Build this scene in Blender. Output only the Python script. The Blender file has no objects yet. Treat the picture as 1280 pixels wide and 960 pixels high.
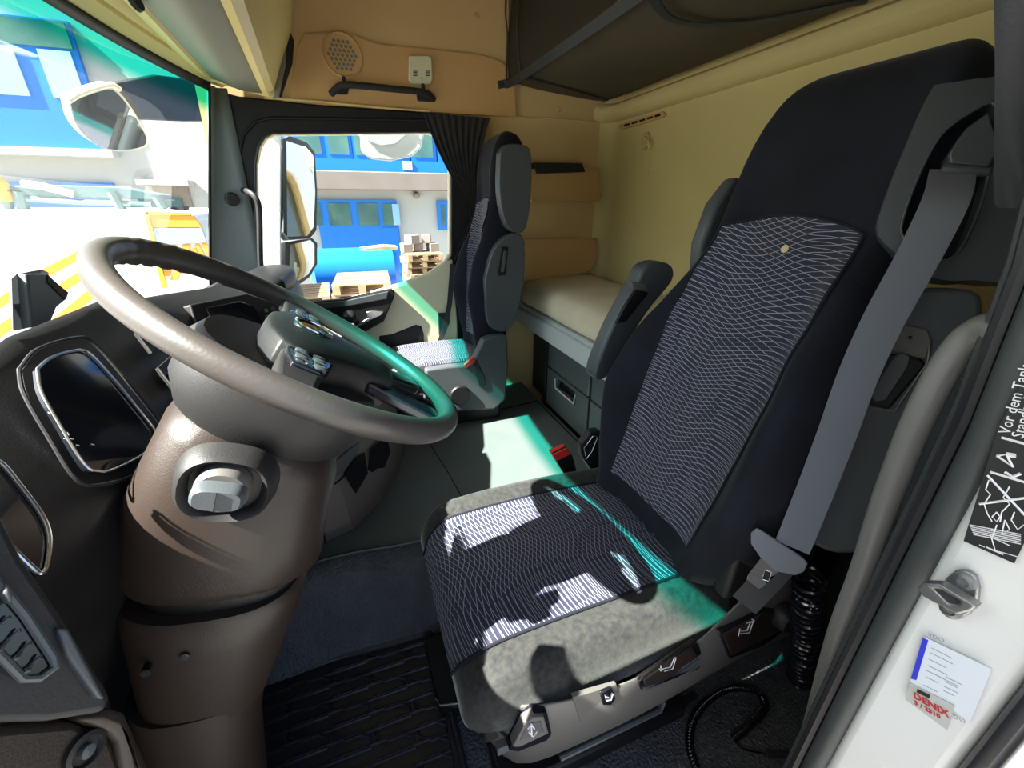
import bpy, bmesh, math, random
from mathutils import Vector as V, Matrix, geometry
random.seed(4)
PI = math.pi
SC = bpy.context.scene
COL = SC.collection

# ------------------------------------------------------------------ camera, sky, sun, exposure
FPX, PITCH, YAW = 520.0, math.radians(23.4), math.radians(20.4)
CAM = V((0, 0, 1.4))                      # x: to the passenger side, y: to the front of the truck, z: up (floor 0)
FW = V((math.cos(PITCH) * math.cos(YAW), -math.cos(PITCH) * math.sin(YAW), -math.sin(PITCH)))
RT = V((-math.sin(YAW), -math.cos(YAW), 0))
UP = RT.cross(FW)
cd = bpy.data.cameras.new('camera')
cd.sensor_width = 36
cd.lens = FPX / 1280 * 36
cd.clip_start = 0.01
cd.clip_end = 300
cam = bpy.data.objects.new('camera', cd)
COL.objects.link(cam)
cam.matrix_world = Matrix(((RT.x, UP.x, -FW.x, CAM.x), (RT.y, UP.y, -FW.y, CAM.y), (RT.z, UP.z, -FW.z, CAM.z), (0, 0, 0, 1)))
SC.camera = cam

w = bpy.data.worlds.new('sky')
SC.world = w
w.use_nodes = True
nt = w.node_tree
sky = nt.nodes.new('ShaderNodeTexSky')
sky.sky_type = 'NISHITA'
sky.sun_disc = False
sky.sun_elevation = math.radians(48)
sky.sun_rotation = math.radians(0)
sky.air_density = 1.0
sky.dust_density = 2.5
bg = nt.nodes['Background']
bg.inputs['Strength'].default_value = 0.25
nt.links.new(sky.outputs[0], bg.inputs[0])

SUN = V((0.16, -0.90, -1.0)).normalized()
sl = bpy.data.lights.new('sun', 'SUN')
sl.energy = 24
sl.angle = math.radians(0.6)
sl.color = (1.0, 0.96, 0.88)
so = bpy.data.objects.new('sun', sl)
COL.objects.link(so)
so.location = (0, 6, 8)
so.rotation_euler = SUN.to_track_quat('-Z', 'Y').to_euler()

SC.view_settings.view_transform = 'Standard'
SC.view_settings.look = 'None'
SC.view_settings.gamma = 1
SC.view_settings.exposure = 0.85
SC.cycles.max_bounces = 10
SC.cycles.transparent_max_bounces = 16


# ------------------------------------------------------------------ helpers
def ray(x, y):
    return (x - 640) * RT + (480 - y) * UP + FPX * FW


def at(x, y, X=None, Y=None, Z=None):
    "where the sight line of a photo pixel meets the real plane X=, Y= or Z="
    d = ray(x, y)
    if X is not None: t = (X - CAM.x) / d.x
    elif Y is not None: t = (Y - CAM.y) / d.y
    else: t = (Z - CAM.z) / d.z
    return CAM + d * t


def atp(x, y, p0, n):
    d = ray(x, y)
    return CAM + d * ((p0 - CAM).dot(n) / d.dot(n))


ORG = {}


def props(o, label=None, cat=None, group=None, kind=None):
    if label: o['label'] = label
    if cat: o['category'] = cat
    if group: o['group'] = group
    if kind: o['kind'] = kind
    return o


def thing(name, label, cat, loc, group=None):
    o = bpy.data.objects.new(name, None)
    o.empty_display_size = 0.05
    o.location = loc
    COL.objects.link(o)
    ORG[o] = V(loc)
    return props(o, label, cat, group)


class S:
    "shape collector in world coordinates"
    def __init__(s): s.v, s.f, s.m, s.uv = [], [], [], {}

    def add(s, vf, m=0):
        b = len(s.v)
        s.v += [V(p) for p in vf[0]]
        for f in vf[1]:
            s.f.append([i + b for i in f]); s.m.append(m)
        return s

    def build(s, name, mats, parent=None, smooth=True, bevel=0, seg=2, sub=0, solid=0, label=None, uv=None, auto=None, org=None):
        if not isinstance(mats, (list, tuple)): mats = [mats]
        me = bpy.data.meshes.new(name)
        if parent is not None: o0 = ORG[parent]
        elif org is not None: o0 = V(org)
        else:
            n = max(1, len(s.v))
            o0 = V((sum(p.x for p in s.v) / n, sum(p.y for p in s.v) / n, min(p.z for p in s.v)))
        me.from_pydata([p - o0 for p in s.v], [], s.f)
        for m in mats: me.materials.append(m)
        me.polygons.foreach_set('material_index', s.m)
        if uv:
            l = me.uv_layers.new(name='UVMap')
            for lp in me.loops: l.data[lp.index].uv = uv[lp.vertex_index]
        bm = bmesh.new(); bm.from_mesh(me)
        if not uv: bmesh.ops.remove_doubles(bm, verts=bm.verts, dist=1e-6)
        bmesh.ops.recalc_face_normals(bm, faces=bm.faces)
        bm.to_mesh(me); bm.free()
        if smooth:
            me.polygons.foreach_set('use_smooth', [True] * len(me.polygons))
            if auto is None and not sub: auto = 35
            if auto: me.set_sharp_from_angle(angle=math.radians(auto))
        o = bpy.data.objects.new(name, me)
        COL.objects.link(o)
        if parent is not None: o.parent = parent
        else: o.location = o0
        ORG[o] = o0
        if solid:
            d = o.modifiers.new('solid', 'SOLIDIFY'); d.thickness = solid; d.offset = -1
        if bevel:
            d = o.modifiers.new('bevel', 'BEVEL'); d.width = bevel; d.segments = seg; d.limit_method = 'ANGLE'
            d.angle_limit = math.radians(32); d.harden_normals = False
        if sub:
            d = o.modifiers.new('sub', 'SUBSURF'); d.levels = sub; d.render_levels = sub
        if label: o['label'] = label
        return o


def one(vf, *a, **k): return S().add(vf).build(*a, **k)


def box(c, s, M=None):
    c = V(c)
    v = []
    for dx in (-.5, .5):
        for dy in (-.5, .5):
            for dz in (-.5, .5):
                p = V((dx * s[0], dy * s[1], dz * s[2]))
                if M is not None: p = M @ p
                v.append(c + p)
    return v, [(0, 1, 3, 2), (4, 6, 7, 5), (0, 4, 5, 1), (2, 3, 7, 6), (0, 2, 6, 4), (1, 5, 7, 3)]


def bxr(a, b):
    return box([(a[i] + b[i]) / 2 for i in range(3)], [abs(b[i] - a[i]) for i in range(3)])


def prism(pts, d):
    pts = [V(p) for p in pts]; d = V(d); n = len(pts)
    f = [list(range(n))[::-1], list(range(n, 2 * n))]
    f += [(i, (i + 1) % n, (i + 1) % n + n, i + n) for i in range(n)]
    return pts + [p + d for p in pts], f


def loft(rings, closed=True, caps=True):
    n = len(rings[0]); v = []; f = []
    for r in rings: v += [V(p) for p in r]
    for j in range(len(rings) - 1):
        for i in range(n if closed else n - 1):
            a = j * n + i; b = j * n + (i + 1) % n
            f.append((a, b, b + n, a + n))
    if caps and closed:
        f.append(list(range(n))[::-1]); f.append([i + (len(rings) - 1) * n for i in range(n)])
    return v, f


def spl(pts, k=6):
    "Catmull-Rom through points"
    pts = [V(p) for p in pts]; out = []
    P = [2 * pts[0] - pts[1]] + pts + [2 * pts[-1] - pts[-2]]
    for i in range(1, len(P) - 2):
        for j in range(k):
            t = j / k
            a, b, c, d = P[i - 1], P[i], P[i + 1], P[i + 2]
            out.append(0.5 * ((2 * b) + (c - a) * t + (2 * a - 5 * b + 4 * c - d) * t * t + (3 * b - a - 3 * c + d) * t ** 3))
    out.append(pts[-1]); return out


def tube(path, r, n=10, flat=None, closed=False, up=V((0, 0, 1))):
    path = [V(p) for p in path]; rings = []; m = len(path)
    prev = None
    for i, p in enumerate(path):
        if closed: t = path[(i + 1) % m] - path[i - 1]
        else: t = path[min(i + 1, m - 1)] - path[max(i - 1, 0)]
        t.normalize()
        if prev is None:
            a = up.cross(t)
            if a.length < 1e-3: a = V((1, 0, 0)).cross(t)
        else: a = prev - prev.dot(t) * t
        a.normalize(); prev = a; b = t.cross(a)
        rr = r[i] if isinstance(r, (list, tuple)) else r
        fl = flat or 1
        rings.append([p + rr * (math.cos(2 * PI * k / n) * a + fl * math.sin(2 * PI * k / n) * b) for k in range(n)])
    if closed:
        v, f = loft(rings, True, False); L = (m - 1) * n
        f += [(L + i, L + (i + 1) % n, (i + 1) % n, i) for i in range(n)]
        return v, f
    return loft(rings)


def frame(n):
    n = V(n).normalized()
    a = V((0, 0, 1)).cross(n)
    if a.length < 1e-3: a = V((1, 0, 0))
    a.normalize(); return a, n.cross(a), n


def lathe(c, axis, prof, n=20, sx=1, sy=1):
    a, b, ax = frame(axis); c = V(c)
    return loft([[c + ax * h + r * (sx * math.cos(2 * PI * k / n) * a + sy * math.sin(2 * PI * k / n) * b) for k in range(n)] for r, h in prof])


def spx(px, k=4, corner=None):
    'smooth a closed pixel outline'
    q = spl([V((x, y, 0)) for x, y in list(px) + [px[0]]], k)[:-1]
    return [(p.x, p.y) for p in q]


def ring_sup(c, a, b, ra, rb, n=24, e=0.6):
    out = []
    for k in range(n):
        t = 2 * PI * k / n; cs, sn = math.cos(t), math.sin(t)
        out.append(V(c) + V(a) * ra * math.copysign(abs(cs) ** e, cs) + V(b) * rb * math.copysign(abs(sn) ** e, sn))
    return out


def holed(outer, holes, fn, d):
    "polygon with holes in 2D, mapped to 3D, extruded by vector d"
    loops = [outer] + holes
    tri = geometry.tessellate_polygon([[V((p[0], p[1], 0)) for p in l] for l in loops])
    flat = [p for l in loops for p in l]; n = len(flat)
    v = [V(fn(*p)) for p in flat]; v += [p + V(d) for p in v]
    f = [tuple(t) for t in tri] + [tuple(i + n for i in t[::-1]) for t in tri]
    b = 0
    for l in loops:
        m = len(l)
        f += [(b + i, b + (i + 1) % m, b + (i + 1) % m + n, b + i + n) for i in range(m)]
        b += m
    return v, f


def sheet(P):
    return loft(P, closed=False)


def helix(path, R, pitch, r, n=6, k=10):
    "coil wound round a path"
    path = spl(path, 14)
    L = [0]
    for i in range(1, len(path)): L.append(L[-1] + (path[i] - path[i - 1]).length)
    turns = L[-1] / pitch; N = int(turns * k); pts = []
    a = None; j = 0
    for i in range(N + 1):
        s = L[-1] * i / N
        while j < len(L) - 2 and L[j + 1] < s: j += 1
        u = (s - L[j]) / max(1e-9, L[j + 1] - L[j])
        p = path[j].lerp(path[j + 1], u); t = (path[j + 1] - path[j]).normalized()
        if a is None: a = V((0.3, 0.2, 1)).cross(t)
        a = (a - a.dot(t) * t).normalized(); b = t.cross(a)
        ph = 2 * PI * i / k
        pts.append(p + R * (math.cos(ph) * a + math.sin(ph) * b))
    return tube(pts, r, n)


def text(s, size, origin, ax, ay, name, m, parent, label=None, depth=0.0006, align='LEFT', bold=0.0):
    c = bpy.data.curves.new('t', 'FONT'); c.body = s; c.size = size; c.extrude = depth; c.align_x = align
    c.resolution_u = 2; c.offset = bold
    t = bpy.data.objects.new('t', c); COL.objects.link(t)
    me = bpy.data.meshes.new_from_object(t)
    bpy.data.objects.remove(t)
    ax = V(ax).normalized(); ay = V(ay); ay = (ay - ay.dot(ax) * ax).normalized(); az = ax.cross(ay)
    o0 = ORG[parent]
    for v in me.vertices:
        p = v.co.copy(); v.co = V(origin) - o0 + ax * p.x + ay * p.y + az * p.z
    me.materials.clear(); me.materials.append(m)
    o = bpy.data.objects.new(name, me); COL.objects.link(o); o.parent = parent; ORG[o] = o0
    if label: o['label'] = label
    return o


# ------------------------------------------------------------------ materials
def mat(name, col, rough=0.5, metal=0.0, bump=None, var=None, sheen=0, coat=0, spec=None):
    m = bpy.data.materials.new(name); m.use_nodes = True
    nt = m.node_tree; b = nt.nodes['Principled BSDF']
    b.inputs['Base Color'].default_value = (*col, 1)
    b.inputs['Roughness'].default_value = rough
    b.inputs['Metallic'].default_value = metal
    if spec is not None: b.inputs['Specular IOR Level'].default_value = spec
    if sheen:
        b.inputs['Sheen Weight'].default_value = sheen; b.inputs['Sheen Roughness'].default_value = 0.4
        b.inputs['Sheen Tint'].default_value = (0.8, 0.85, 0.8, 1)
    if coat: b.inputs['Coat Weight'].default_value = coat; b.inputs['Coat Roughness'].default_value = 0.08
    tc = nt.nodes.new('ShaderNodeTexCoord')
    if var:                                   # (scale, amount, second colour)
        n = nt.nodes.new('ShaderNodeTexNoise'); n.inputs['Scale'].default_value = var[0]; n.inputs['Detail'].default_value = 5
        nt.links.new(tc.outputs['Object'], n.inputs['Vector'])
        r = nt.nodes.new('ShaderNodeValToRGB'); r.color_ramp.elements[0].position = 0.5 - 0.25; r.color_ramp.elements[1].position = 0.75
        r.color_ramp.elements[0].color = (*col, 1); r.color_ramp.elements[1].color = (*var[1], 1)
        nt.links.new(n.outputs[0], r.inputs[0]); nt.links.new(r.outputs[0], b.inputs['Base Color'])
    if bump:                                  # (scale, strength, distance)
        n = nt.nodes.new('ShaderNodeTexNoise'); n.inputs['Scale'].default_value = bump[0]; n.inputs['Detail'].default_value = 3
        nt.links.new(tc.outputs['Object'], n.inputs['Vector'])
        q = nt.nodes.new('ShaderNodeBump'); q.inputs['Strength'].default_value = bump[1]; q.inputs['Distance'].default_value = bump[2] if len(bump) > 2 else 0.002
        nt.links.new(n.outputs[0], q.inputs['Height']); nt.links.new(q.outputs[0], b.inputs['Normal'])
    return m


def glassy(name, tint, refl=0.08, grad=None, rough=0.0):
    "thin pane: transparent with a weak mirror coat; grad = (z0, z1, colour) dyes the glass between two heights"
    m = bpy.data.materials.new(name); m.use_nodes = True; nt = m.node_tree
    for n in list(nt.nodes): nt.nodes.remove(n)
    L = nt.links.new
    out = nt.nodes.new('ShaderNodeOutputMaterial'); mix = nt.nodes.new('ShaderNodeMixShader')
    tr = nt.nodes.new('ShaderNodeBsdfTransparent'); gl = nt.nodes.new('ShaderNodeBsdfGlossy')
    gl.inputs['Roughness'].default_value = rough
    fr = nt.nodes.new('ShaderNodeFresnel'); fr.inputs['IOR'].default_value = 1.3
    mu = nt.nodes.new('ShaderNodeMath'); mu.operation = 'MULTIPLY'; mu.inputs[1].default_value = refl * 12
    L(fr.outputs[0], mu.inputs[0]); L(mu.outputs[0], mix.inputs[0]); mu.use_clamp = True
    L(tr.outputs[0], mix.inputs[1]); L(gl.outputs[0], mix.inputs[2]); L(mix.outputs[0], out.inputs[0])
    tr.inputs['Color'].default_value = (*tint, 1)
    if grad:
        g = nt.nodes.new('ShaderNodeNewGeometry'); sp = nt.nodes.new('ShaderNodeSeparateXYZ')
        mr = nt.nodes.new('ShaderNodeMapRange'); mr.inputs['From Min'].default_value = grad[0]; mr.inputs['From Max'].default_value = grad[1]
        mr.interpolation_type = 'SMOOTHSTEP'
        mx = nt.nodes.new('ShaderNodeMix'); mx.data_type = 'RGBA'
        mx.inputs['A'].default_value = (*tint, 1); mx.inputs['B'].default_value = (*grad[2], 1)
        L(g.outputs['Position'], sp.inputs[0]); L(sp.outputs['Z'], mr.inputs['Value']); L(mr.outputs[0], mx.inputs['Factor'])
        L(mx.outputs['Result'], tr.inputs['Color'])
    return m


def wave_fabric(name, base, line):
    "navy upholstery with two crossing families of thin wavy light threads; UV in metres"
    m = bpy.data.materials.new(name); m.use_nodes = True; nt = m.node_tree; L = nt.links.new
    b = nt.nodes['Principled BSDF']; b.inputs['Roughness'].default_value = 0.75
    b.inputs['Sheen Weight'].default_value = 0.15
    uv = nt.nodes.new('ShaderNodeUVMap'); sp = nt.nodes.new('ShaderNodeSeparateXYZ'); L(uv.outputs[0], sp.inputs[0])

    def M(op, a, c=None, d=None):
        n = nt.nodes.new('ShaderNodeMath'); n.operation = op
        for i, q in enumerate((a, c, d)):
            if q is None: continue
            if isinstance(q, (int, float)): n.inputs[i].default_value = q
            else: L(q, n.inputs[i])
        return n.outputs[0]
    U, W = sp.outputs[0], sp.outputs[1]
    nz = nt.nodes.new('ShaderNodeTexNoise'); nz.inputs['Scale'].default_value = 7; nz.inputs['Detail'].default_value = 1
    L(uv.outputs[0], nz.inputs['Vector'])
    wob = M('MULTIPLY', nz.outputs[0], 0.035)

    def fam(k, amp, fr, ph, sp_, wobs):
        s1 = M('MULTIPLY', M('SINE', M('ADD', M('MULTIPLY', U, fr), ph)), amp)
        s2 = M('MULTIPLY', M('SINE', M('ADD', M('MULTIPLY', W, fr * 0.6), ph * 2)), amp * 0.8)
        h = M('ADD', M('ADD', W, M('MULTIPLY', U, k)), M('ADD', M('ADD', s1, s2), M('MULTIPLY', wob, wobs)))
        fr_ = M('FRACT', M('MULTIPLY', h, 1.0 / sp_))
        d = M('ABSOLUTE', M('SUBTRACT', fr_, 0.5))
        return M('LESS_THAN', d, 0.043)
    a = fam(0.16, 0.012, 22, 0.4, 0.0125, 1.0)
    c = fam(-0.30, 0.010, 17, 1.9, 0.0125, -1.0)
    l = M('MAXIMUM', a, c)
    brk = nt.nodes.new('ShaderNodeTexNoise'); brk.inputs['Scale'].default_value = 900; L(uv.outputs[0], brk.inputs['Vector'])
    l2 = M('MULTIPLY', l, M('MULTIPLY_ADD', brk.outputs[0], 0.9, 0.25))
    mx = nt.nodes.new('ShaderNodeMix'); mx.data_type = 'RGBA'
    mx.inputs['A'].default_value = (*base, 1); mx.inputs['B'].default_value = (*line, 1)
    L(l2, mx.inputs['Factor']); L(mx.outputs['Result'], b.inputs['Base Color'])
    bp = nt.nodes.new('ShaderNodeBump'); bp.inputs['Strength'].default_value = 0.3; bp.inputs['Distance'].default_value = 0.001
    L(l, bp.inputs['Height']); L(bp.outputs[0], b.inputs['Normal'])
    return m


M = {}
M['tan'] = mat('tan_wall_plastic', (0.50, 0.30, 0.11), 0.6, bump=(220, 0.15), var=(3, (0.54, 0.34, 0.14)))
M['tan2'] = mat('tan_upper_fabric', (0.54, 0.37, 0.16), 0.85, bump=(500, 0.2), var=(2.5, (0.58, 0.42, 0.20)))
M['cream'] = mat('cream_back_wall', (0.60, 0.50, 0.22), 0.8, bump=(350, 0.2), var=(3, (0.54, 0.43, 0.18)))
M['yellow'] = mat('pale_yellow_plastic', (0.62, 0.48, 0.18), 0.45, bump=(300, 0.1))
M['doorcream'] = mat('cream_door_plastic', (0.62, 0.60, 0.40), 0.5, bump=(300, 0.1))
M['lid'] = mat('grey_beige_lid', (0.17, 0.16, 0.115), 0.55, bump=(300, 0.1))
M['black'] = mat('black_plastic', (0.007, 0.007, 0.008), 0.5, bump=(400, 0.15), spec=0.3)
M['blackgloss'] = mat('gloss_black', (0.008, 0.008, 0.012), 0.12)
M['dark'] = mat('dark_grey_plastic', (0.014, 0.0135, 0.0145), 0.5, bump=(420, 0.25, 0.001), var=(6, (0.018, 0.017, 0.017)), spec=0.35)
M['col'] = mat('column_plastic', (0.024, 0.016, 0.013), 0.42, bump=(500, 0.3, 0.001), spec=0.35)
M['rimleather'] = mat('worn_wheel_leather', (0.050, 0.041, 0.038), 0.38, bump=(260, 0.25, 0.001), var=(14, (0.056, 0.05, 0.047)))
M['grey'] = mat('slate_grey_plastic', (0.058, 0.066, 0.074), 0.45, bump=(420, 0.2, 0.001))
M['greylt'] = mat('light_grey_plastic', (0.10, 0.094, 0.088), 0.45, bump=(400, 0.15, 0.001))
M['rail'] = mat('bunk_rail_grey', (0.46, 0.50, 0.50), 0.4)
M['silver'] = mat('satin_silver', (0.62, 0.62, 0.64), 0.25, 1.0)
M['chrome'] = mat('chrome', (0.8, 0.8, 0.82), 0.08, 1.0)
M['steel'] = mat('cast_steel', (0.33, 0.33, 0.33), 0.4, 0.9, bump=(60, 0.2))
M['velour'] = mat('black_navy_velour', (0.005, 0.006, 0.010), 0.9, sheen=0.10, bump=(160, 0.35, 0.002), var=(9, (0.011, 0.013, 0.022)), spec=0.25)
M['wave'] = wave_fabric('wave_pattern_fabric', (0.006, 0.008, 0.028), (0.46, 0.46, 0.54))
M['belt'] = mat('belt_webbing', (0.15, 0.16, 0.19), 0.65, bump=(600, 0.4, 0.001))
M['mattress'] = mat('cream_mattress_cloth', (0.66, 0.58, 0.42), 0.9, bump=(90, 0.4, 0.003), var=(5, (0.55, 0.47, 0.33)))
M['tunnel'] = mat('grey_green_floor_vinyl', (0.075, 0.095, 0.095), 0.55, bump=(700, 0.35, 0.001), var=(7, (0.09, 0.108, 0.105)))
M['carpet'] = mat('worn_rubber_carpet', (0.050, 0.054, 0.062), 0.5, bump=(120, 1.0, 0.012), var=(14, (0.085, 0.09, 0.10)))
M['rubber'] = mat('black_rubber', (0.014, 0.014, 0.018), 0.38, bump=(60, 0.25, 0.002), var=(10, (0.024, 0.024, 0.03)))
M['pillar'] = mat('pillar_grey_plastic', (0.15, 0.18, 0.18), 0.5, bump=(400, 0.15, 0.001))
M['stack'] = mat('brown_grey_stack', (0.12, 0.10, 0.095), 0.5, bump=(420, 0.2, 0.001))
M['worn'] = mat('dusty_sunlit_velour', (0.010, 0.011, 0.014), 0.9, sheen=0.3, bump=(160, 0.4, 0.002), var=(75, (0.036, 0.036, 0.032)), spec=0.25)  # cushion velour: dust streaks, with sunlit brightness also painted into the colour
M['cloth2'] = mat('charcoal_curtain_cloth', (0.030, 0.032, 0.036), 0.6, sheen=0.3, bump=(300, 0.3))
M['seal'] = mat('grey_door_seal', (0.045, 0.050, 0.050), 0.5, bump=(300, 0.3, 0.001))
M['railgrey'] = mat('worn_grey_rail', (0.17, 0.165, 0.155), 0.42, bump=(200, 0.25, 0.001))
M['net'] = None
M['cloth'] = mat('black_curtain_cloth', (0.012, 0.012, 0.013), 0.8, sheen=0.06, bump=(300, 0.3))
M['strap'] = mat('charcoal_strap', (0.02, 0.022, 0.025), 0.6)
M['bunkcloth'] = mat('brown_bunk_cloth', (0.075, 0.055, 0.030), 0.85, bump=(400, 0.3), var=(3, (0.05, 0.038, 0.022)))
M['white'] = mat('white_paint', (0.80, 0.80, 0.76), 0.3, coat=0.4)
M['paper'] = mat('white_sticker', (0.72, 0.76, 0.80), 0.4)
M['greypaper'] = mat('grey_sticker', (0.50, 0.50, 0.46), 0.5)
M['red'] = mat('red_plastic', (0.62, 0.03, 0.02), 0.4)
M['redink'] = mat('red_ink', (0.5, 0.03, 0.03), 0.5)
M['blueink'] = mat('blue_ink', (0.03, 0.04, 0.6), 0.5)
M['blackink'] = mat('black_ink', (0.02, 0.02, 0.02), 0.5)
M['greyink'] = mat('grey_ink', (0.32, 0.35, 0.40), 0.5)
M['whiteink'] = mat('white_ink', (0.8, 0.8, 0.8), 0.5)
M['screen'] = mat('dark_glass_screen', (0.006, 0.007, 0.010), 0.06, coat=0.5)
M['foam'] = mat('foam_crumb', (0.65, 0.52, 0.30), 0.9)
M['blue'] = mat('blue_window_frame', (0.008, 0.17, 0.56), 0.4)
M['pane'] = mat('dark_window_pane', (0.03, 0.09, 0.10), 0.05, coat=0.3, var=(1.2, (0.10, 0.22, 0.16)))
M['panesky'] = mat('sky_blue_pane', (0.24, 0.48, 0.66), 0.08, var=(0.4, (0.34, 0.56, 0.72)))
M['facade'] = mat('white_render_wall', (0.46, 0.455, 0.42), 0.9, bump=(20, 0.2), var=(0.7, (0.41, 0.405, 0.38)))
M['concrete'] = mat('concrete_band', (0.19, 0.155, 0.135), 0.9, bump=(15, 0.3), var=(2, (0.23, 0.19, 0.17)))
M['asphalt'] = mat('yard_concrete', (0.30, 0.29, 0.27), 0.9, bump=(8, 0.4), var=(0.8, (0.22, 0.22, 0.21)))
M['orange'] = mat('orange_stripe', (0.85, 0.32, 0.03), 0.5)
M['yellowpaint'] = mat('yellow_paint', (0.85, 0.62, 0.03), 0.5)
M['wood'] = mat('pallet_wood', (0.42, 0.30, 0.17), 0.85, bump=(40, 0.4), var=(6, (0.30, 0.20, 0.11)))
M['bluetank'] = mat('blue_tank_paint', (0.008, 0.15, 0.62), 0.3)
M['brick'] = mat('grey_block', (0.24, 0.20, 0.17), 0.9, bump=(30, 0.4))
M['craneteal'] = mat('dark_crane_steel', (0.06, 0.12, 0.13), 0.5)
M['mirror'] = mat('mirror_glass', (0.92, 0.92, 0.92), 0.02, 1.0)
M['whiteplastic'] = mat('white_mirror_shell', (0.72, 0.74, 0.72), 0.35)
M['leaf'] = mat('leaf_green', (0.06, 0.14, 0.04), 0.7, bump=(12, 0.6), var=(3, (0.03, 0.07, 0.02)))
M['glass_wind'] = glassy('windshield_glass', (0.93, 0.97, 0.95), 0.014, grad=(1.73, 1.80, (0.02, 0.58, 0.46)))
M['glass_side'] = glassy('side_window_glass', (0.90, 0.93, 0.92), 0.02)


def netmat():
    m = bpy.data.materials.new('black_mesh_net'); m.use_nodes = True; nt = m.node_tree; L = nt.links.new
    for n in list(nt.nodes): nt.nodes.remove(n)
    out = nt.nodes.new('ShaderNodeOutputMaterial'); mix = nt.nodes.new('ShaderNodeMixShader')
    tr = nt.nodes.new('ShaderNodeBsdfTransparent'); d = nt.nodes.new('ShaderNodeBsdfDiffuse'); d.inputs[0].default_value = (0.05, 0.042, 0.03, 1)
    mix.inputs[0].default_value = 0.72
    L(tr.outputs[0], mix.inputs[1]); L(d.outputs[0], mix.inputs[2]); L(mix.outputs[0], out.inputs[0])
    return m


M['net'] = netmat()

# ================================================================== SETTING: the cab shell
XR, YB = 2.5, -1.55


def struct(o):
    o['kind'] = 'structure'; return o


struct(one(bxr((0.10, -1.6, -0.05), (2.6, 0.95, 0.0)), 'floor', M['carpet']))
struct(one(bxr((0.05, -1.66, 2.5), (2.65, 0.75, 2.54)), 'ceiling', M['tan2']))
# rear wall with its rounded roll and step
s = S()
prof = [(-1.55, 0), (-1.55, 1.835), (-1.535, 1.838), (-1.515, 1.850), (-1.502, 1.868), (-1.50, 1.89), (-1.508, 1.91), (-1.53, 1.925), (-1.57, 1.935), (-1.57, 2.5)]
s.add(sheet([[V((x, y, z)) for y, z in prof] for x in (0.1, 0.9, 1.7, 2.40)] + [[V((2.40 + 0.11 * math.sin(a), y + 0.11 * (1 - math.cos(a)), z)) for y, z in prof] for a in (0.4, 0.8, 1.2, 1.5)]))
struct(s.build('wall_back', M['cream'], smooth=True, auto=28))
struct(one(bxr((0.05, -1.70, -0.05), (2.6, -1.60, 2.54)), 'wall_back', M['cream']))
# window opening on the passenger side (Y, z) from the photograph's sight lines
win_px = [(321, 205), (325, 184), (332, 173), (342, 168), (535, 166), (550, 170), (560, 184), (563, 205), (563, 318), (556, 330), (535, 344), (500, 358), (460, 370), (410, 381), (345, 390), (322, 388)]
win = [(at(*p, X=XR).y, at(*p, X=XR).z) for p in win_px]
outer = [(0.62, 0.0), (0.50, 2.5), (-1.6, 2.5), (-1.6, 0.0)]
struct(one(holed(outer, [win], lambda y, z: (XR, y, z), (0.05, 0, 0)), 'wall_right', M['tan2'], auto=30))
# black frame round the window
fr_px = [(262, 112), (300, 122), (400, 133), (537, 142), (596, 150), (600, 430), (560, 470), (300, 470), (272, 440), (262, 330)]
fr = [(at(*p, X=XR).y, at(*p, X=XR).z) for p in fr_px]
struct(one(holed(fr, [win], lambda y, z: (XR - 0.03, y, z), (0.03, 0, 0)), 'trim_1', M['black'], bevel=0.006))
# raised rubber lip right round the glass
lip = [V((XR - 0.034, y, z)) for y, z in win]
g = [(at(*p, X=XR).y, at(*p, X=XR).z) for p in [(300, 200), (306, 170), (320, 154), (340, 149), (545, 152), (575, 160), (585, 185), (588, 330), (560, 360), (470, 395), (330, 410), (303, 400)]]
struct(one(tube([V((XR - 0.032, y, z)) for y, z in g], 0.007, 8, closed=True), 'trim_2', M['black']))
struct(one(tube(lip, 0.006, 8, closed=True), 'trim_3', M['rubber']))
struct(one(prism([V((XR + 0.012, y, z)) for y, z in win], (0.004, 0, 0)), 'window_2', M['glass_side'], smooth=False))


struct(one(holed([(0.62, -0.6), (0.50, 2.5), (-1.6, 2.5), (-1.6, -0.6)], [win], lambda y, z: (XR + 0.05, y, z), (0.02, 0, 0)), 'wall_right', M['white'], auto=30))


# windshield
def wy(x, z):
    return 0.60 + (1.86 - z) * 0.24 - 0.11 * (x - 1.3) ** 2


struct(S().add(sheet([[V((x, wy(x, z), z)) for z in (0.95, 1.2, 1.4, 1.6, 1.7, 1.75, 1.8, 1.87)] for x in [0.16 + 2.26 * i / 16 for i in range(17)]])).build('window_1', M['glass_wind'], auto=60))
# black printed edge of the windshield: a thin frame inside the glass
s = S()
top = [V((x, wy(x, 1.86) - 0.006, 1.86)) for x in [0.16 + 2.26 * i / 16 for i in range(17)]]
s.add(sheet([[p + V((0, 0.010, -0.022)) for p in top], [p + V((0, 0, 0.02)) for p in top]]))
for xs, dx in ((2.412, -0.014), (0.15, 0.014)):
    s.add(sheet([[V((xs, wy(xs, z) - 0.008, z)) for z in (0.95, 1.3, 1.6, 1.88)], [V((xs + dx, wy(xs + dx, z) - 0.006, z)) for z in (0.95, 1.3, 1.6, 1.88)]]))
struct(s.build('trim_4', M['blackink'], solid=0.004, auto=60))
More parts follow.
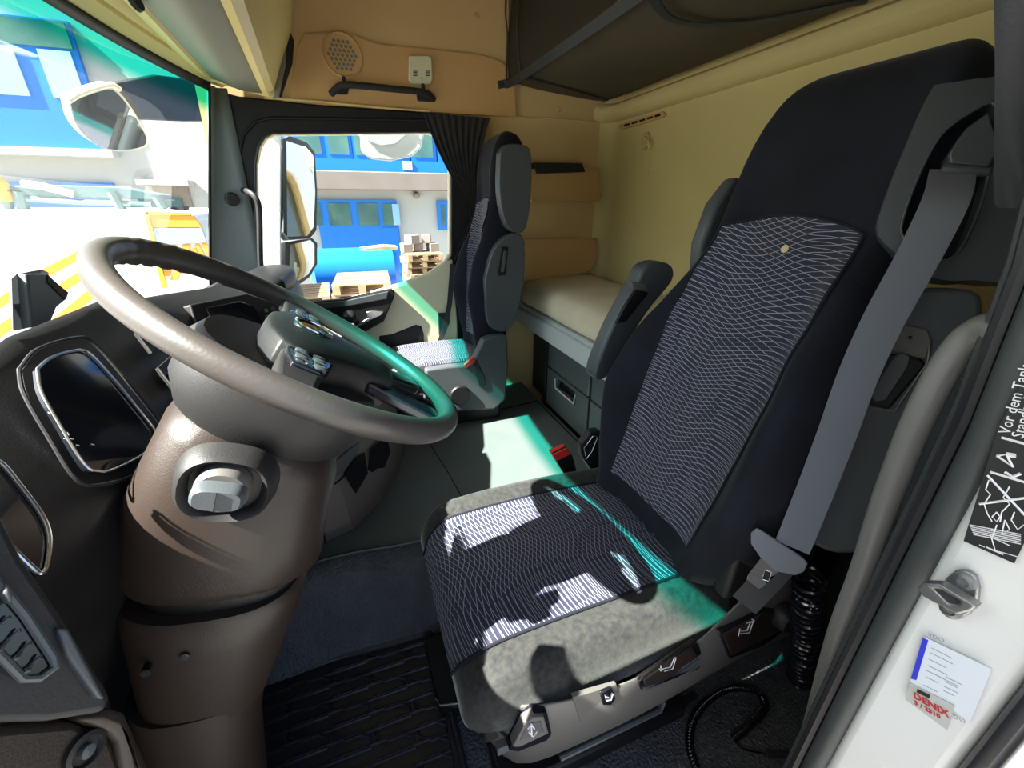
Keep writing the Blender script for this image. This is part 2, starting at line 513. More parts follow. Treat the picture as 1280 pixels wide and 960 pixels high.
# header over the windshield (yellow rolled band) and closing wall above
s = S()
hx = [0.10 + 2.38 * i / 14 for i in range(15)]
hp = [(-0.002, 1.875), (-0.02, 1.868), (-0.04, 1.878), (-0.055, 1.885), (-0.06, 1.90), (-0.07, 1.893), (-0.085, 1.895), (-0.10, 1.91), (-0.11, 1.93)]
s.add(sheet([[V((x, wy(x, 1.86) + dy, z)) for dy, z in hp] for x in hx]))
struct(s.build('trim_5', M['yellow'], solid=0.004, auto=40))
struct(one(sheet([[V((x, wy(x, 1.86) + 0.03, 1.875)), V((x, wy(x, 1.86) - 0.05, 2.5))] for x in hx]), 'wall_front', M['tan2'], solid=0.03, auto=60))
struct(one(bxr((0.10, 0.86, 0.0), (2.5, 0.92, 0.97)), 'wall_front', M['black']))
# passenger front pillar
s = S()
rows = []
for z in (0.95, 1.15, 1.35, 1.55, 1.72, 1.86):
    y0 = wy(2.415, z); yi = at(292, 480 - (z - 1.4) * 300, X=XR).y if False else 0.44 - (1.86 - z) * -0.02
    rows.append([V((2.412, y0, z)), V((2.435, y0 - 0.012, z)), V((2.462, 0.5 * (y0 + yi), z)), V((2.468, yi, z)), V((2.47, yi - 0.035, z))])
s.add(sheet(rows))
struct(s.build('trim_6', M['pillar'], solid=0.01, auto=40))
# left side: wall over and behind the open driver door, front pillar
s = S()
s.add(bxr((-0.17, -1.6, 1.97), (0.10, 0.75, 2.54)))  # header widened outward to shade the door jamb
s.add(bxr((0.065, -1.6, -0.05), (0.10, -0.66, 1.98)))
s.add(prism([(-0.17, 0.47, 0.0), (-0.17, 0.9, 0.0), (-0.17, 0.9, 1.05), (-0.17, 0.47, 1.98), (-0.17, 0.36, 1.98), (-0.17, 0.45, 1.05)], (0.42, 0, 0)))  # pillar widened beyond its real section to keep sun off jamb and floor
struct(s.build('wall_left', M['white'], auto=30))


# ================================================================== SEATS
def make_seat(name, label, cx, yf, ztop, hw, recl, Lb, full, group=None):
    root = thing(name, label, 'seat', (cx, yf - 0.35, ztop - 0.56 if full else 0.25), group)
    zb = ztop - 0.14
    # ---- cushion
    Ln = 0.66
    ys = [0.0, 0.05, 0.12, 0.22, 0.34, 0.44, 0.51, 0.555, 0.59, 0.615, 0.635, 0.648, 0.656, 0.66]

    def ctop(u, t):                       # height over zb
        h = 0.125 + 0.012 * math.sin(min(1, t / Ln) * PI)
        r = 0.10
        if t > Ln - r:
            h = 0.02 + (h - 0.02) * math.sqrt(max(0, 1 - ((t - Ln + r) / r) ** 2))
        h += 0.016 * math.exp(-((abs(u) - 0.82) / 0.13) ** 2) * (1 - max(0, t / Ln - 0.75) * 3)
        e = 1 if abs(u) < 0.86 else math.sqrt(max(0, 1 - ((abs(u) - 0.86) / 0.14) ** 2))
        return 0.02 + (h - 0.02) * e

    def cw(t):
        r = 0.09
        return hw * (0.96 + 0.04 * min(1, t / 0.3)) * (1 if t < Ln - r else (1 - 0.16 * (1 - math.sqrt(max(0, 1 - ((t - Ln + r) / r) ** 2)))))
    us = [-1 + 2 * i / 40 for i in range(41)]
    us = [math.copysign(1 - (1 - abs(u)) ** 1.25, u) for u in us]
    rings = []
    for t in ys:
        y = yf - Ln + t
        top_ = [V((cx + u * cw(t), y, zb + ctop(u, t))) for u in us]
        rings.append(top_ + [V((cx + u * cw(t) * 0.97, y - (0.02 if t > 0.6 else 0), zb)) for u in (0.9, 0.3, -0.3, -0.9)])
    cu = one(loft(rings), 'seat_cushion', M['worn'], root, auto=70)  # velour lightened for dust and for the sun falling on it
    # patterned centre, laid on the cushion with its own thickness
    P = []; uv = []
    tt = [0.0 + 0.66 * i / 36 for i in range(37)]
    al = 0; last = None
    cr = 0.0
    for t in tt:
        row = []
        t = min(t, 0.6585)
        lim = 0.205 / hw
        for i in range(21):
            u = -lim + 2 * lim * i / 20 + (-0.02 if full else 0.0)
            p = V((cx + u * cw(t), yf - Ln + t, zb + ctop(u, t) + 0.004)); row.append(p)
        if t > 0.58:
            for p in row: p.y += 0.004 * (t - 0.58) / 0.08
        if last is not None: al += (row[10] - last).length
        last = row[10]
        for p in row: uv.append(((p.x - cx), al + 0.12 * (0.2 - abs(p.x - cx)) ** 2))
        P.append(row)
    one(sheet(P), 'cushion_insert', M['wave'], root, uv=uv, auto=70)
    for sg in (-1, 1):                    # seams beside the insert
        one(tube([r[20 if sg > 0 else 0] + V((0, 0, 0.001)) for r in P], 0.0035, 6), 'seam', M['velour'], cu)
    # ---- backrest
    yb0, zb0 = yf - (0.645 if full else 0.61), ztop + 0.045
    lean = 0.05 if full else 0.0
    a = V((0, -math.sin(recl), math.cos(recl))); nn = V((0, math.cos(recl), math.sin(recl)))
    B = V((cx - (0.045 if full else 0.0), yb0, zb0))
    W = [(-.06, .22), (0, .245), (.08, .272), (.18, .297), (.28, .305), (.40, .290), (.55, .250), (.66, .213), (.76, .206), (.88, .203), (.97, .196), (1.03, .180), (1.065, .15), (1.08, .11)]
    Bo = [(0, .035), (.1, .06), (.3, .105), (.45, .095), (.6, .05), (.72, .022), (.9, .01), (1.08, 0)]

    def itp(T, s_):
        for i in range(len(T) - 1):
            if s_ <= T[i + 1][0]:
                k = (s_ - T[i][0]) / (T[i + 1][0] - T[i][0]); k = k * k * (3 - 2 * k) * 0.5 + k * 0.5
                return T[i][1] + (T[i + 1][1] - T[i][1]) * k
        return T[-1][1]
    q = Lb / 1.08; wk = hw / 0.31

    def bD(u, s_):
        t0 = 0.055 + 0.012 * math.exp(-((s_ - 0.25) / 0.2) ** 2) + 0.025 * math.exp(-((s_ - 0.92) / 0.14) ** 2)
        if s_ > 1.0: t0 *= math.sqrt(max(0.05, 1 - ((s_ - 1.0) / 0.083) ** 2))
        d = t0 + itp(Bo, s_) * math.exp(-((abs(u) - 0.80) / 0.20) ** 2)
        e = 1 if abs(u) < 0.84 else math.sqrt(max(0, 1 - ((abs(u) - 0.84) / 0.16) ** 2))
        return d * e

    def bp(u, s_, off=0.0):
        return B + a * (s_ * q) + nn * (bD(u, s_) + off) + V((u * itp(W, s_) * wk - lean * s_, 0, 0))
    ss = [i * 0.04 for i in range(-1, 26)] + [1.02, 1.04, 1.055, 1.068, 1.076, 1.08]
    rings = []
    for s_ in ss:
        th = 0.085 if s_ < 1.0 else 0.085 * math.sqrt(max(0.02, 1 - ((s_ - 1.0) / 0.081) ** 2))
        rings.append([bp(u, s_) for u in us] + [B + a * (s_ * q) - nn * th * (1 if abs(u) < 0.9 else 0.7) + V((u * itp(W, s_) * wk - lean * s_, 0, 0)) for u in (0.95, 0.6, 0, -0.6, -0.95)])
    bk = one(loft(rings), 'backrest', M['velour'], root, auto=70)
    P = []; uv = []
    for i in range(41):
        row = []
        k = i / 40
        for j in range(25):
            v = -1 + j / 12
            sm = 0.775 - 0.035 * v * v
            s_ = 0.02 + (sm - 0.02) * k
            hwid = 0.165 + 0.012 * math.sin(k * PI)
            u = v * hwid / (itp(W, s_))
            p = bp(u, s_, 0.004); row.append(p)
            uv.append((v * hwid, s_ * q))
        P.append(row)
    one(sheet(P), 'backrest_insert', M['wave'], root, uv=uv, auto=70)
    edge = [r[0] for r in P] + P[-1][1:-1] + [r[24] for r in P[::-1]]
    one(tube([p + nn * 0.0005 for p in edge], 0.003, 6), 'seam', M['velour'], bk)
    return root, dict(B=B, a=a, n=nn, q=q, bp=bp, W=lambda s_: itp(W, s_) * wk, cx=B.x, yf=yf, zb=zb, ztop=ztop)


seat, K = make_seat('driver_chair', 'large driver seat with navy wave-pattern fabric beside the open door', 0.77, -0.08, 0.56, 0.31, math.radians(17.5), 1.10, True)
pseat, KP = make_seat('passenger_chair', 'smaller passenger seat with navy wave fabric beside the side window', 2.23, -0.05, 0.63, 0.21, math.radians(7), 1.05, False)

# ---- driver seat: everything moulded or bolted onto it
def K3(u, s_, x=0, o=0): return K['B'] + K['a'] * (s_ * K['q']) + K['n'] * o + V((u * K['W'](s_) + x, 0, 0))


def armrest_and_wing(root, KK, sg, latch_m, wing_label=None, sc=1.0, wing_only=False):
    "folded-up armrest and shoulder shell on side sg of a backrest"
    B, a, n, q = KK['B'], KK['a'], KK['n'], KK['q']
    X = V((sg, 0, 0))

    def pnt(s_, o, x): return B + a * (s_ * q) + n * o + X * x
    w1 = KK['W'](0.40)
    wx = KK['W'](0.8)
    # armrest body: capsule-like block lying along the backrest side
    prof = [(0.06, 0.028, 0.030), (0.08, 0.043, 0.036), (0.14, 0.052, 0.040), (0.30, 0.058, 0.042), (0.50, 0.060, 0.042), (0.62, 0.060, 0.042), (0.655, 0.050, 0.036), (0.67, 0.030, 0.022)]
    x0 = w1 + 0.035 * sc
    rings = [ring_sup(pnt(s_, -0.035, x0), n, X, rn, rx * sc, 20, 0.6) for s_, rn, rx in prof]
    ar = one(loft(rings), 'armrest', M['grey'], root, auto=50)
    # latch: a recessed clip with an oval grip
    c = pnt(0.52, 0.030, x0)
    lt = one(loft([ring_sup(c + a * (-0.085) * 1 + n * (-0.006), a, X, 0.004, 0.026 * sc, 16), ring_sup(c + n * 0.004, a, X, 0.092, 0.028 * sc, 16, 0.4), ring_sup(c + n * 0.010, a, X, 0.085, 0.023 * sc, 16, 0.4)][1:]), 'armrest_latch', M['black'], ar, auto=40)
    return ar


def belt_strip(P, wd, nrm, name, m, parent, th=0.0014):
    rows = []
    for i, p in enumerate(P):
        t = (P[min(i + 1, len(P) - 1)] - P[max(i - 1, 0)]).normalized()
        n_ = nrm[i] if isinstance(nrm, list) else nrm
        sd = t.cross(n_).normalized() * wd * 0.5
        nn_ = sd.cross(t).normalized() * th
        rows.append([p - sd + nn_, p + sd + nn_, p + sd - nn_, p - sd - nn_])
    return one(loft(rows), name, m, parent, auto=50)


a_, n_, q_ = K['a'], K['n'], K['q']


NV = V((-0.55, 0.80, 0.25)).normalized(); PV = V((0.43, -0.86, 1.2))


def nq(px, o=0.0): return [atp(x, y, PV + NV * o, NV) for x, y in px]


def plane_px(pts, X):
    return [at(x, y, X=X) for x, y in pts]


# near shell with the belt loop (a rounded frame around an opening)
def ringplate(o_px, h_px, X, dx, name, m, parent, bevel=0.006):
    o = [(at(*p, X=X).y, at(*p, X=X).z) for p in o_px]
    h = [[(at(*p, X=X).y, at(*p, X=X).z) for p in hh] for hh in h_px]
    return one(holed(o, h, lambda y, z: (X, y, z), (dx, 0, 0)), name, m, parent, bevel=bevel, seg=3)


o_px = [(1168, 106), (1240, 96), (1300, 98), (1300, 330), (1215, 350), (1160, 345), (1112, 310), (1097, 290), (1102, 262), (1125, 200), (1155, 130)]
h_px = [(1200, 148), (1240, 128), (1246, 160), (1228, 250), (1196, 318), (1160, 322), (1130, 298), (1128, 275), (1150, 215), (1175, 170)]
EU = V((0, 0, 1)).cross(NV).normalized(); EV = NV.cross(EU)


def on_plane(o_, holes, off, depth, name, m, parent, bevel=0.004, seg=3):
    "outline with holes on the plane of the near seat flank"
    f2 = lambda px: [((p - PV).dot(EU), (p - PV).dot(EV)) for p in nq(px, 0)]
    return one(holed(f2(o_), [f2(h) for h in holes], lambda u, v_: PV + EU * u + EV * v_ + NV * off, NV * -depth), name, m, parent, bevel=bevel, seg=seg)


o_px = spx(o_px, 3); h_px = spx(h_px, 3)
shell = on_plane(o_px, [h_px], 0.0, 0.06, 'belt_guide_shell', M['grey'], seat, 0.012)
one(prism(nq(h_px, -0.045), NV * -0.01), 'shell_back', M['black'], shell)
one(tube(nq(h_px, 0.0), 0.0025, 8, closed=True), 'shell_rim', M['grey'], shell)
s = S().add(prism(nq([(1208, 160), (1236, 140), (1250, 185), (1236, 208), (1188, 204), (1186, 192)], 0.012), NV * -0.05))
s.add(tube(nq([(1176, 212), (1238, 214)], 0.0), 0.009, 10))
s.build('belt_guide', M['grey'], seat, bevel=0.006, seg=3)
# far shell (grey, behind the far shoulder)
far = [K['B'] + a_ * (s_ * q_) + n_ * o for s_, o in ((0.60, 0.01), (0.70, 0.055), (0.80, 0.06), (0.875, 0.03), (0.89, -0.04), (0.85, -0.09), (0.60, -0.09), (0.52, -0.05))]
one(prism([p + V((0.200, 0, 0)) for p in far], (0.045, 0, 0)), 'shoulder_shell', M['grey'], seat, bevel=0.014, seg=3)
# near armrest, folded up
def armrest_px(body, X, dx, name, parent, m, bevel=0.012): return one(prism(plane_px(body, X), (dx, 0, 0)), name, m, parent, bevel=bevel, seg=4)


ar = one(prism(nq(spx([(1128, 372), (1150, 360), (1200, 360), (1228, 370), (1226, 420), (1200, 520), (1160, 610), (1104, 678), (1062, 693), (1025, 686), (1012, 660), (1040, 560), (1070, 480), (1105, 405)], 3), 0.0), NV * -0.085), 'armrest', M['grey'], seat, bevel=0.018, seg=4)
one(prism(nq([(1112, 412), (1122, 403), (1160, 411), (1166, 426), (1158, 450), (1106, 438)], 0.004), NV * -0.02), 'latch_head', M['greylt'], ar, bevel=0.003)
one(prism(nq([(1102, 440), (1152, 448), (1158, 456), (1112, 512), (1074, 503), (1070, 496)], 0.006), NV * -0.02), 'armrest_latch', M['black'], ar, bevel=0.004, seg=3)
one(prism(nq([(1128, 440), (1138, 446), (1136, 458), (1108, 500), (1096, 503), (1089, 496), (1092, 486), (1118, 446)], 0.009), NV * -0.006), 'latch_grip', M['grey'], ar, bevel=0.002, seg=3)
one(tube(nq([(1162, 428), (1160, 452), (1118, 514), (1072, 506)], 0.002), 0.002, 6), 'latch_edge', M['greylt'], ar)
for p in ((1117, 417), (1139, 422), (1070, 541)):
    one(lathe(nq([p], 0.005 if p[1] < 500 else 0.001)[0], NV, [(0.0001, -0.001), (0.003, 0.0), (0.0035, -0.004)][::-1], 10), 'screw_hole', M['blackgloss'], ar)
# far armrest: only its head and latch rise beside the far bolster
P = [at(x, y, X=1.06) for x, y in spx([(797, 352), (806, 334), (824, 327), (841, 333), (841, 352), (815, 384), (790, 422), (762, 470), (742, 470), (760, 420), (774, 392), (788, 367)], 3)]
fa = one(prism(P, (0.06, 0, 0)), 'armrest', M['grey'], seat, bevel=0.012, seg=3)
P = [at(x, y, X=1.052) for x, y in ((795, 362), (812, 366), (783, 402), (770, 405), (780, 385))]
one(prism(P, (0.012, 0, 0)), 'armrest_latch', M['black'], fa, bevel=0.003)
P = [at(x, y, X=1.054) for x, y in ((789, 352), (806, 354), (812, 366), (792, 362))]
one(prism(P, (0.012, 0, 0)), 'latch_head', M['greylt'], fa, bevel=0.003)

# plastic valance under the cushion: near side and front corner
XS = 0.445
def sp(x, y, X=XS): return at(x, y, X=X)
s = S()
topl = [(575, 838), (600, 872), (648, 884), (700, 878), (760, 862), (815, 840), (862, 812), (900, 776), (930, 745), (968, 716), (1000, 700)]
botl = [(598, 908), (630, 952), (660, 960), (716, 934), (780, 905), (830, 878), (872, 853), (905, 834), (940, 815), (975, 800), (1004, 788)]
Xs = [0.60, 0.50, 0.462, 0.445, 0.44, 0.44, 0.44, 0.44, 0.44, 0.44, 0.44]
rows = [[sp(*t, X=x), sp((t[0] * .6 + b[0] * .4), (t[1] * .6 + b[1] * .4), X=x - 0.008), sp((t[0] * .25 + b[0] * .75), (t[1] * .25 + b[1] * .75), X=x - 0.006), sp(*b, X=x + 0.004), sp(*b, X=x + 0.05)] for t, b, x in zip(topl, botl, Xs)]
# carry the valance round the front
rows = [[p + V((0.30, 0.012, 0.005)) for p in rows[0]], [p + V((0.12, 0.012, 0.002)) for p in rows[0]]] + rows
val = s.add(sheet(rows)).build('valance', M['greylt'], seat, solid=0.004, sub=1)
pan = one(prism([(0.49, -0.10, 0.395), (1.05, -0.10, 0.395), (1.05, -0.80, 0.395), (0.49, -0.80, 0.395)], (0, 0, 0.035)), 'seat_pan', M['black'], seat, bevel=0.01)


def inset(px, X, dx, name, m, parent, bevel=0.002, label=None):
    return one(prism(plane_px(px, X), (dx, 0, 0)), name, m, parent, bevel=bevel, label=label)


def icon(polys, X, parent, name='icon', m='whiteink', w=0.0010):
    s = S()
    for pl in polys: s.add(tube([at(x, y, X=X) for x, y in pl], w, 5))
    return s.build(name, M[m], parent)


f1 = inset([(636, 938), (652, 906), (668, 892), (684, 891), (690, 918), (684, 926), (648, 940)], 0.440, 0.02, 'lever_frame', M['blackgloss'], val)
f1 = inset([(641, 934), (656, 905), (668, 897), (680, 896), (686, 917), (650, 934)], 0.434, 0.02, 'height_lever', M['greylt'], val)
inset([(650, 926), (660, 905), (676, 902), (680, 915)], 0.4325, 0.003, 'lever_face', M['grey'], val)
icon([[(660, 911), (664, 905), (668, 911)], [(662, 908), (666, 908)], [(661, 915), (667, 921), (671, 914)], [(664, 905), (665, 920)]], 0.4315, val, w=0.0016)
inset([(716, 872), (771, 856), (776, 876), (770, 884), (732, 904), (725, 902)], 0.437, 0.01, 'switch_plate', M['greylt'], val, 0.0015)
rk = inset([(750, 866), (765, 861), (770, 874), (764, 882), (754, 882)], 0.432, 0.008, 'heater_switch', M['blackgloss'], val, 0.002)
icon([[(758, 876), (764, 875), (766, 868)], [(757, 871), (761, 872)]], 0.4305, val, w=0.0012)
inset([(798, 852), (868, 804), (874, 806), (880, 826), (874, 836), (812, 866), (802, 868)], 0.434, 0.012, 'lever_frame', M['blackgloss'], val)
inset([(804, 850), (866, 810), (872, 820), (845, 842), (808, 862)], 0.430, 0.012, 'tilt_lever', M['col'], val, 0.003)
inset([(803, 862), (846, 846), (876, 824), (872, 834), (812, 864)], 0.428, 0.010, 'lever_lip', M['grey'], val, 0.003)
icon([[(828, 836), (838, 834), (843, 822), (845, 822), (841, 836), (830, 839)], [(826, 832), (826, 839)], [(824, 836), (826, 839), (829, 836)]], 0.4285, val)
inset([(900, 792), (958, 762), (985, 766), (988, 782), (955, 808), (912, 824)], 0.426, 0.02, 'lever_frame', M['blackgloss'], val)
inset([(904, 794), (958, 766), (978, 770), (975, 790), (915, 820)], 0.422, 0.018, 'recline_lever', M['col'], val, 0.003)
icon([[(926, 789), (934, 788), (938, 778), (941, 778), (937, 791), (926, 792)], [(923, 795), (925, 786)], [(933, 779), (943, 776)], [(940, 774), (943, 776), (941, 779)]], 0.4205, val)
one(lathe(at(985, 775, X=0.408), (1, 0, 0), [(0.0001, -0.012), (0.026, -0.012), (0.031, -0.006), (0.033, 0.012), (0.03, 0.03)], 28), 'adjuster_knob', M['dark'], seat)
# dark frame, side rail and air suspension base
s = S()
s.add(bxr((0.50, -0.72, 0.04), (1.02, -0.16, 0.10)))
s.add(bxr((0.50, -0.75, 0.33), (1.04, -0.12, 0.40)))
s.build('seat_frame', M['black'], seat, bevel=0.01)
s = S()
for i in range(5):
    z = 0.12 + i * 0.045
    s.add(loft([ring_sup((0.77, -0.44, z + dz), (1, 0, 0), (0, 1, 0), r, r * 0.85, 28, 0.6) for dz, r in ((0, 0.19), (0.022, 0.225), (0.045, 0.19))]))
s.build('suspension_bellows', M['rubber'], seat)
s = S()
s.add(tube([sp(700, 948, 0.47), sp(825, 888, 0.47), sp(830, 875, 0.47)], 0.007, 8))
s.add(bxr((0.46, -0.80, 0.36), (0.475, -0.14, 0.385)))
s.build('height_rail', M['grey'], seat)
# hip side cover between cushion and backrest
inset([(905, 752), (925, 690), (945, 640), (1010, 640), (1062, 690), (1050, 740), (1000, 765), (975, 720), (935, 742)], 0.46, 0.04, 'hip_cover', M['dark'], seat, 0.01)
# red belt buckle on the far side and small recline handle
s = S().add(prism([at(x, y, X=1.10) for x, y in ((690, 568), (708, 559), (716, 570), (722, 592), (706, 594))], (0.03, 0, 0)))
bk_ = s.build('belt_buckle', M['black'], seat, bevel=0.003)
one(prism([at(x, y, X=1.098) for x, y in ((690, 569), (708, 560), (714, 568), (696, 577))], (0.028, 0, 0.004)), 'buckle_button', M['red'], bk_, bevel=0.003)
ph = [at(x, y, X=1.07) for x, y in ((726, 556), (738, 540), (750, 538), (762, 560), (758, 588), (740, 590), (727, 570))]
lh = one(prism(ph, (0.03, 0, 0)), 'lumbar_switch_block', M['dark'], seat, bevel=0.006)
one(tube([at(x, y, X=1.066) for x, y in ((730, 560), (741, 545), (747, 546), (740, 564), (732, 574))], 0.0022, 6, closed=True), 'switch_edge', M['silver'], lh)
# worn hole with foam showing
pw = K['bp'](-0.12, 0.665, 0.006)
c0 = atp(981, 311, K['bp'](0, 0.66, 0.006), K['n'])
one(lathe(c0, K['n'], [(0.0001, 0.003), (0.005, 0.003), (0.0085, 0.001), (0.009, -0.006)], 9), 'worn_spot', M['foam'], seat, label='crumb of yellow foam showing through a hole')

# ---- seat belt
root = thing('seat_belt', 'grey seat belt hanging along the near side of the driver seat', 'seat belt', (0.42, -0.8, 0.72))
pts = nq([(1203, 200), (1182, 250), (1148, 320), (1104, 400), (1072, 470), (1043, 550), (1012, 630), (990, 684)], 0.042)
pts[0] -= NV * 0.046
belt_strip(spl(pts, 5), 0.056, NV, 'webbing', M['belt'], root)
pts = nq([(990, 690), (968, 715), (947, 738), (930, 756)], 0.018)
belt_strip(spl(pts, 4), 0.05, NV, 'lower_webbing', M['strap'], root)
tg = on_plane([(941, 655), (948, 649), (954, 652), (1003, 684), (1009, 691), (1004, 701), (994, 705), (970, 700), (953, 685), (941, 668)], [], 0.050, 0.006, 'belt_tongue', M['belt'], root, bevel=0.002)
on_plane([(953, 685), (980, 696), (955, 721), (950, 723), (936, 712), (937, 706)], [[(958, 700), (965, 703), (962, 713), (955, 711)]], 0.046, 0.003, 'tongue_plate', M['chrome'], tg, bevel=0.0008)

# ---- passenger seat details (seen from its aisle side, X 2.0)
XP = 2.0
P = [at(x, y, X=XP + 0.01) for x, y in spx([(606, 350), (616, 315), (632, 296), (648, 292), (656, 305), (655, 350), (646, 395), (636, 412), (622, 414), (609, 400)], 3)]
pa = one(prism(P, (0.05, 0, 0)), 'armrest', M['grey'], pseat, bevel=0.006, seg=3)
P = [at(x, y, X=XP + 0.004) for x, y in ((627, 308), (636, 309), (632, 344), (623, 345), (622, 340))]
one(prism(P, (0.012, 0, 0)), 'armrest_latch', M['black'], pa, bevel=0.004)
P = [at(x, y, X=XP + 0.002) for x, y in ((630, 313), (634, 314), (630, 340), (626, 340))]
one(prism(P, (0.004, 0, 0)), 'latch_grip', M['grey'], pa, bevel=0.002)
P = [at(x, y, X=XP + 0.01) for x, y in spx([(625, 190), (634, 180), (655, 181), (664, 192), (664, 240), (658, 284), (645, 291), (632, 280), (624, 240)], 3)]
one(prism(P, (0.06, 0, 0)), 'shoulder_shell', M['grey'], pseat, bevel=0.006, seg=3)
# hip cover and seat box
P = [at(x, y, X=XP) for x, y in ((595, 445), (604, 425), (616, 420), (634, 419), (636, 455), (632, 500), (618, 512), (560, 516), (530, 500), (532, 462), (560, 458), (588, 456))]
pb = one(prism(P, (0.06, 0, 0)), 'hip_cover', M['grey'], pseat, bevel=0.012, seg=3)
one(lathe(at(575, 494, X=XP - 0.004), (1, 0, 0), [(0.0001, -0.012), (0.050, -0.012), (0.056, -0.004), (0.056, 0.01)], 28), 'recline_knob', M['black'], pseat)
one(prism([at(x, y, X=XP - 0.01) for x, y in ((580, 456), (592, 446), (594, 452), (583, 461))], (0.02, 0, 0)), 'buckle_button', M['red'], pseat, bevel=0.003)
P = [at(x, y, X=XP - 0.008) for x, y in ((596, 450), (606, 470), (608, 482), (600, 484), (592, 462))]
one(prism(P, (0.02, 0, 0)), 'belt_buckle', M['dark'], pseat, bevel=0.004)
s = S().add(bxr((2.06, -0.70, 0.24), (2.42, -0.12, 0.50))).add(bxr((2.02, -0.66, 0.44), (2.45, -0.14, 0.50)))
s.build('seat_box', M['black'], pseat, bevel=0.02)

# ================================================================== STEERING WHEEL
CW = V((0.669, 0.077, 1.2095)); WN = V((.0498, -.5779, .8146)).normalized()
E1 = V((.9963, .0859, 0)).normalized(); E2 = WN.cross(E1).normalized()


def wp(p, q_, o=0): return CW + E1 * p + E2 * q_ + WN * o


wheel = thing('steering_wheel', 'large worn grey leather steering wheel in front of the driver seat', 'steering wheel', CW)
R_ = 0.239
s = S(); ringsv = []
NN = 96
for i in range(NN):
    t = 2 * PI * i / NN
    dr = math.cos(t) * E1 + math.sin(t) * E2
    rr = 0.0152 + 0.0012 * math.sin(t * 2)
    grip = 0.0022 * math.sin(t * 44) if 0.55 < t < 1.45 else 0
    ring = []
    for k in range(14):
        ph = 2 * PI * k / 14
        g_ = grip if math.cos(ph) < -0.2 or math.sin(ph) < -0.5 else 0
        ring.append(CW + dr * (R_ + (rr + g_) * math.cos(ph)) + WN * (rr + g_) * 1.12 * math.sin(ph))
    ringsv.append(ring)
v, f = loft(ringsv, True, False)
L_ = (NN - 1) * 14
f += [(L_ + i, L_ + (i + 1) % 14, (i + 1) % 14, i) for i in range(14)]
one((v, f), 'rim', M['rimleather'], wheel, auto=60)


def wpx(pts, o): return [atp(x, y, CW + WN * o, WN) for x, y in pts]


# airbag pad, domed: stacked shrinking outlines
pad = [(-0.098, 0.040), (-0.085, 0.070), (-0.045, 0.088), (0.0, 0.092), (0.045, 0.088), (0.085, 0.070), (0.098, 0.040), (0.080, 0.0), (0.058, -0.040), (0.052, -0.100), (0.0, -0.108), (-0.052, -0.100), (-0.058, -0.040), (-0.080, 0.0)]


def outl(k, o, dq=-0.028): return [wp(p * k, q_ * k + dq, o) for p, q_ in pad]


pd = one(loft([outl(0.96, -0.040), outl(1.0, -0.034), outl(1.0, 0.004), outl(0.97, 0.010), outl(0.9, 0.014), outl(0.6, 0.019), outl(0.25, 0.021)]), 'airbag_pad', M['black'], wheel, auto=35, bevel=0.002)
# spokes
for sg in (-1, 1):
    s = S()
    s.add(loft([[wp(sg * x, q_, o) for q_, o in ((y0, 0.002), (y0 + hh, 0.002), (y0 + hh, -0.022), (y0, -0.022))] for x, y0, hh in ((0.07, -0.03, 0.065), (0.13, -0.015, 0.055), (0.19, -0.005, 0.045), (0.218, 0.0, 0.045))]))
    s.build('spoke', M['dark'], wheel, bevel=0.006, seg=3)
    bt = one(loft([[wp(sg * x, q_, o) for q_, o in ((y0, 0.008), (y0 + hh, 0.008), (y0 + hh, -0.005), (y0, -0.005))] for x, y0, hh in ((0.088, -0.028, 0.062), (0.12, -0.022, 0.056), (0.148, -0.010, 0.036))]), 'button_pad', M['blackgloss'], wheel, bevel=0.004, seg=3)
    for i in range(4):
        for j in range(2):
            c = (0.099 + 0.013 * i, -0.006 + 0.022 * j)
            one(loft([ring_sup(wp(sg * c[0], c[1], o), E1, E2, r, r * 1.5, 12, 0.7) for o, r in ((0.006, 0.0055), (0.0105, 0.0055), (0.0115, 0.0040))]), 'button', M['silver'] if (i + j) % 2 == 0 else M['grey'], bt)
    s = S()
    s.add(loft([[wp(sg * x + dx, y, o) for dx, o in ((-0.024, -0.004), (0.024, -0.004), (0.022, -0.024), (-0.022, -0.024))] for x, y in ((0.035, -0.09), (0.050, -0.13), (0.066, -0.19), (0.074, -0.214))]))
    s.build('spoke', M['blackgloss'], wheel, bevel=0.006, seg=3)
# oval emblem on the pad: ring with a three-pointed star
s = S()
s.add(tube([wp(0.026 * math.cos(t), 0.004 + 0.026 * math.sin(t), 0.0235) for t in [2 * PI * i / 32 for i in range(32)]], 0.0022, 8, closed=True))
for k in range(3):
    t = PI / 2 + k * 2 * PI / 3
    d = E1 * math.cos(t) + E2 * math.sin(t); pd_ = E1 * -math.sin(t) + E2 * math.cos(t); c = wp(0, 0.004, 0.022)
    s.add(([c + pd_ * 0.0045, c - pd_ * 0.0045, c + d * 0.026, c + WN * 0.004], [(0, 2, 3), (1, 3, 2), (0, 3, 1), (0, 1, 2)]))
s.build('emblem', M['chrome'], wheel)
one(loft([ring_sup(wp(0, 0.004, o), E1, E2, r, r, 24, 1) for o, r in ((0.012, 0.032), (0.0215, 0.030), (0.0222, 0.027))]), 'emblem_recess', M['blackgloss'], wheel)

# ================================================================== STEERING COLUMN
colm = thing('steering_column', 'dark moulded steering column cover rising from the floor under the wheel', 'steering column', (0.64, 0.4, 0.0))
AX = -WN


def crings(L, e=0.75, n=28):
    return [ring_sup(V(c), E1 if ax is None else V((1, 0, 0)), E2 if ax is None else V(ax).normalized(), rx, rq, n, e) for c, rx, rq, ax in L]


